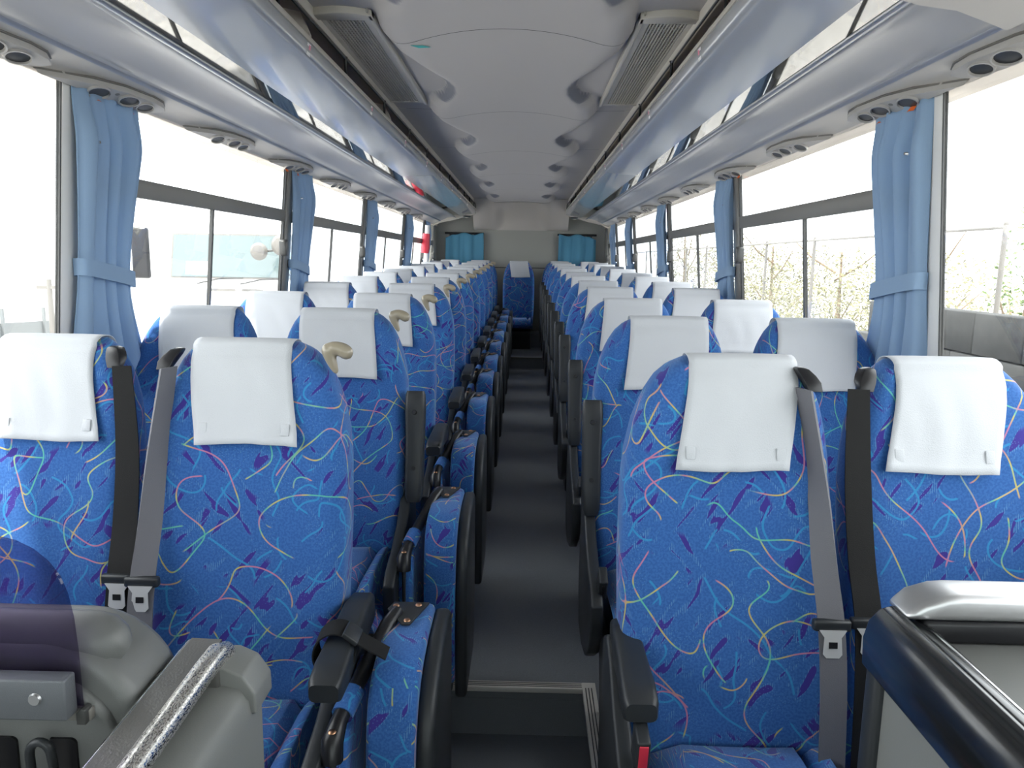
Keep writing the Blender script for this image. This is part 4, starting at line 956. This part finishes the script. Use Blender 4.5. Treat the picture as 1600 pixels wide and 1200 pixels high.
# ------------------------------------------------------------------ outside
GZ = -1.25
gm = pmat('pale_yard_concrete', (0.45, 0.44, 0.42), 0.9, var=0.15)
struct('ground', box('ground', -60, 60, -20, 90, GZ - 0.1, GZ), gm)
TRW = pmat('truck_white_paint', (0.85, 0.86, 0.87), 0.35)
SCREENM = pmat('truck_windscreen', (0.13, 0.17, 0.17), 0.08, spec=0.8)
def truck():
    x0, x1, y = -5.75, -3.62, 12.2
    t = thing('truck', 'white truck cab parked outside the left windows', 'truck', ((x0 + x1) / 2, y, GZ))
    off = (-(x0 + x1) / 2, -y, -GZ)
    obj('cab', bevelled(prism('cab', [(y, GZ + 0.55), (y, 1.02), (y + 0.20, 1.95), (y + 0.55, 2.25), (y + 2.2, 2.25), (y + 2.2, GZ + 0.55)], x0, x1, 'x'), 0.06, 3), TRW, t, off)
    def fr(xa, xb, za, zb, name, m, d0, d1, r=0.0):
        def yy(z): return y + 0.20 * max(0, z - 1.02) / 0.93
        vs = []
        for d in (d0, d1):
            for (xx, zz) in ((xa, za), (xb, za), (xb, zb), (xa, zb)): vs.append((xx, yy(zz) - d, zz))
        me = mesh(name, vs, [(0, 1, 2, 3), (7, 6, 5, 4), (0, 4, 5, 1), (1, 5, 6, 2), (2, 6, 7, 3), (3, 7, 4, 0)])
        if r: bevelled(me, r)
        return obj(name, me, m, t, off)
    fr(x0 + 0.10, x1 - 0.06, 1.06, 1.78, 'windscreen_seal', FRAME2, -0.02, 0.012)
    fr(x0 + 0.13, x1 - 0.09, 1.09, 1.75, 'windscreen', SCREENM, 0.0, 0.02)
    fr(x0 + 0.35, x0 + 0.72, 1.12, 1.33, 'paper', WHITEP, 0.018, 0.024)
    for k, xx in enumerate((x0 + 0.55, x0 + 1.25)):
        obj('wiper', tube('wiper', [(xx, y - 0.05, 0.98), (xx + 0.35, y - 0.05, 1.06), (xx + 0.75, y - 0.06, 1.08)], 0.012, 6), FRAME, t, off)
    fr(x0 + 0.75, x0 + 1.15, 0.86, 0.90, 'vent_slot', FRAME2, -0.02, 0.012); fr(x0 + 1.25, x0 + 1.6, 0.86, 0.90, 'vent_slot', FRAME2, -0.02, 0.012)
    for (mx, mz, r_) in ((x1 - 0.42, 1.50, 0.14), (x1 - 0.06, 1.60, 0.17)):
        obj('mirror', loft('mirror', [[(mx + r_ * q * math.cos(a * R(20)), y - 0.45 + d_, mz + r_ * q * math.sin(a * R(20))) for a in range(18)] for q, d_ in ((0.2, -0.07), (0.7, -0.05), (0.98, 0.0), (0.9, 0.03), (0.1, 0.04))], smooth=30), FRAME2, t, off)
    obj('mirror_arm', tube('mirror_arm', [(x1 - 0.42, y - 0.42, 1.50), (x1 - 0.2, y - 0.42, 1.52), (x1 - 0.06, y - 0.42, 1.55), (x1 - 0.05, y - 0.35, 1.2), (x1 + 0.0, y - 0.05, 1.08)], 0.018, 8), FRAME, t, off)
    sm_ = obj('side_mirror', box('side_mirror', x0 - 0.42, x0 - 0.14, y - 0.20, y - 0.10, 1.05, 1.85, 0.04), BLACK, t, off)
    obj('bumper', box('bumper', x0, x1, y - 0.08, y + 0.1, GZ + 0.3, GZ + 0.75, 0.04), TRW, t, off)
    for xx in (x0 + 0.15, x1 - 0.4):
        obj('wheel', loft('wheel', [[(xx + d_, y + 1.0 + r_ * math.cos(a * R(15)), GZ + 0.48 + r_ * math.sin(a * R(15))) for a in range(24)] for r_, d_ in ((0.25, 0.0), (0.48, 0.01), (0.48, 0.24), (0.25, 0.25))], smooth=40), BLACK, t, off)
truck()
# light pole and low roofed wall seen past the nearest left window
pl = thing('utility_pole', 'thin pale utility pole outside the nearest left window', 'pole', (-9.6, 15.3, GZ))
obj('shaft', tube('shaft', [(0, 0, 0), (0, 0, 2.15)], [0.07, 0.05], 10), FRAME2, pl); obj('cross_arm', box('cross_arm', -0.25, 0.25, -0.03, 0.03, 1.95, 2.02), FRAME2, pl)
lw = thing('boundary_fence', 'grey panel fence with upright posts beyond the left windows', 'fence', (-9.5, 14, GZ))
fcm = pmat('fence_grey', (0.16, 0.17, 0.17), 0.8)
obj('panel', slab('panel', -1.7, -1.6, -7, 6, 1.55, 1.0, 1.0), fcm, lw)
for k in range(9): obj('post', box('post', -1.60, -1.54, -6.5 + k * 1.4, -6.44 + k * 1.4, 0, 1.85 - k * 0.06), fcm, lw)

# right side: block wall, wire fence, bushes and thin trees
bw = thing('block_wall', 'grey concrete block wall outside the nearest right window', 'wall', (3.6, 5.0, GZ))
blk = pmat('concrete_block', (0.032, 0.033, 0.032), 0.9, var=0.25)
for c in range(12):
    for r_ in range(8):
        h = 0.335; top = r_ * h
        if r_ == 7 and c > 3: continue
        obj('block', box('block', 0, 0.18, -4.5 + c * 0.61 + (0.3 if r_ % 2 else 0), -4.5 + c * 0.61 + 0.60 + (0.3 if r_ % 2 else 0), top, top + h - 0.012, 0.008, 1), blk, bw)
LEAF = pmat('leaf_green', (0.07, 0.11, 0.025), 0.6, var=0.4); LEAF2 = pmat('leaf_yellow', (0.15, 0.145, 0.075), 0.7, var=0.4); BARK = pmat('bark', (0.20, 0.15, 0.10), 0.9)
def leaves(name, cen, rad, n, size, mat, seed, parent):
    rr = random.Random(seed); vs, fs = [], []
    for _ in range(n):
        while True:
            p = Vector((rr.uniform(-1, 1), rr.uniform(-1, 1), rr.uniform(-1, 1)))
            if p.length < 1: break
        c = Vector((cen[0] + p.x * rad[0], cen[1] + p.y * rad[1], cen[2] + p.z * rad[2]))
        u = Vector((rr.uniform(-1, 1), rr.uniform(-1, 1), rr.uniform(-1, 1))).normalized() * size * rr.uniform(0.6, 1.3); v = u.orthogonal().normalized() * u.length * 0.45
        b = len(vs); vs += [c - u, c + v, c + u, c - v]; fs.append((b, b + 1, b + 2, b + 3))
    o = obj(name, mesh(name, vs, fs), mat, parent); o['kind'] = 'stuff'; return o
def tree(x, y, h, label, seed, mat, n=1500):
    rr = random.Random(seed)
    t = thing('tree', label, 'tree', (x, y, GZ), group='trees outside the right windows')
    obj('trunk', tube('trunk', [(0, 0, 0), (rr.uniform(-.1, .1), rr.uniform(-.1, .1), h * 0.4), (rr.uniform(-.2, .2), rr.uniform(-.2, .2), h * 0.95)], [0.07, 0.055, 0.02], 8), BARK, t)
    for k in range(7):
        z = h * rr.uniform(0.3, 0.85); a = rr.uniform(0, 6.28); l_ = rr.uniform(0.5, 1.0)
        obj('branch', tube('branch', [(0, 0, z), (l_ * 0.5 * math.cos(a), l_ * 0.5 * math.sin(a), z + 0.3), (l_ * math.cos(a), l_ * math.sin(a), z + 0.75)], [0.025, 0.018, 0.008], 6), BARK, t)
    leaves('foliage', (0, 0, h * 0.58), (1.5 if n > 1000 else 0.45, 2.2 if n > 1000 else 0.45, h * 0.42), n, 0.042, mat, seed, t)
names = ['slender yellowish tree nearest the front beyond the right window', 'thin yellow-leaved tree beyond the second right window', 'bushy pale tree beyond the second right window', 'pale tree beyond the third right window', 'tall pale tree beyond the third right window', 'pale tree furthest back beyond the right windows']
for k, (x, y, h, m_) in enumerate([(6.3, 9.6, 3.5, LEAF), (7.0, 13.2, 3.0, LEAF2), (6.2, 15.2, 3.1, LEAF2), (6.2, 19.0, 3.3, LEAF2), (6.6, 24.0, 3.6, LEAF2), (6.4, 30.0, 3.9, LEAF2)]):
    tree(x, y, h, names[k], 50 + k, m_, 900 if k == 0 else 5200)
bs = thing('bush', 'leafy green bush behind the concrete block wall', 'bush', (5.2, 6.2, GZ))
leaves('foliage', (0, 0, 1.75), (0.9, 1.3, 0.75), 2200, 0.06, LEAF, 5, bs)
obj('stem', tube('stem', [(0, 0, 0), (0.05, 0, 1.2)], [0.04, 0.02], 8), BARK, bs)
fn = thing('wire_fence', 'wire fence with two horizontal rails outside the right windows', 'fence', (5.0, 15, GZ))
for z in (1.65, 3.1): obj('rail', tube('rail', [(0, -7, z), (0, 20, z)], 0.022, 8), FRAME2, fn)
for k in range(11): obj('post', tube('post', [(0, -7 + k * 2.6, 0), (0, -7 + k * 2.6, 3.15)], 0.028, 8), FRAME2, fn)
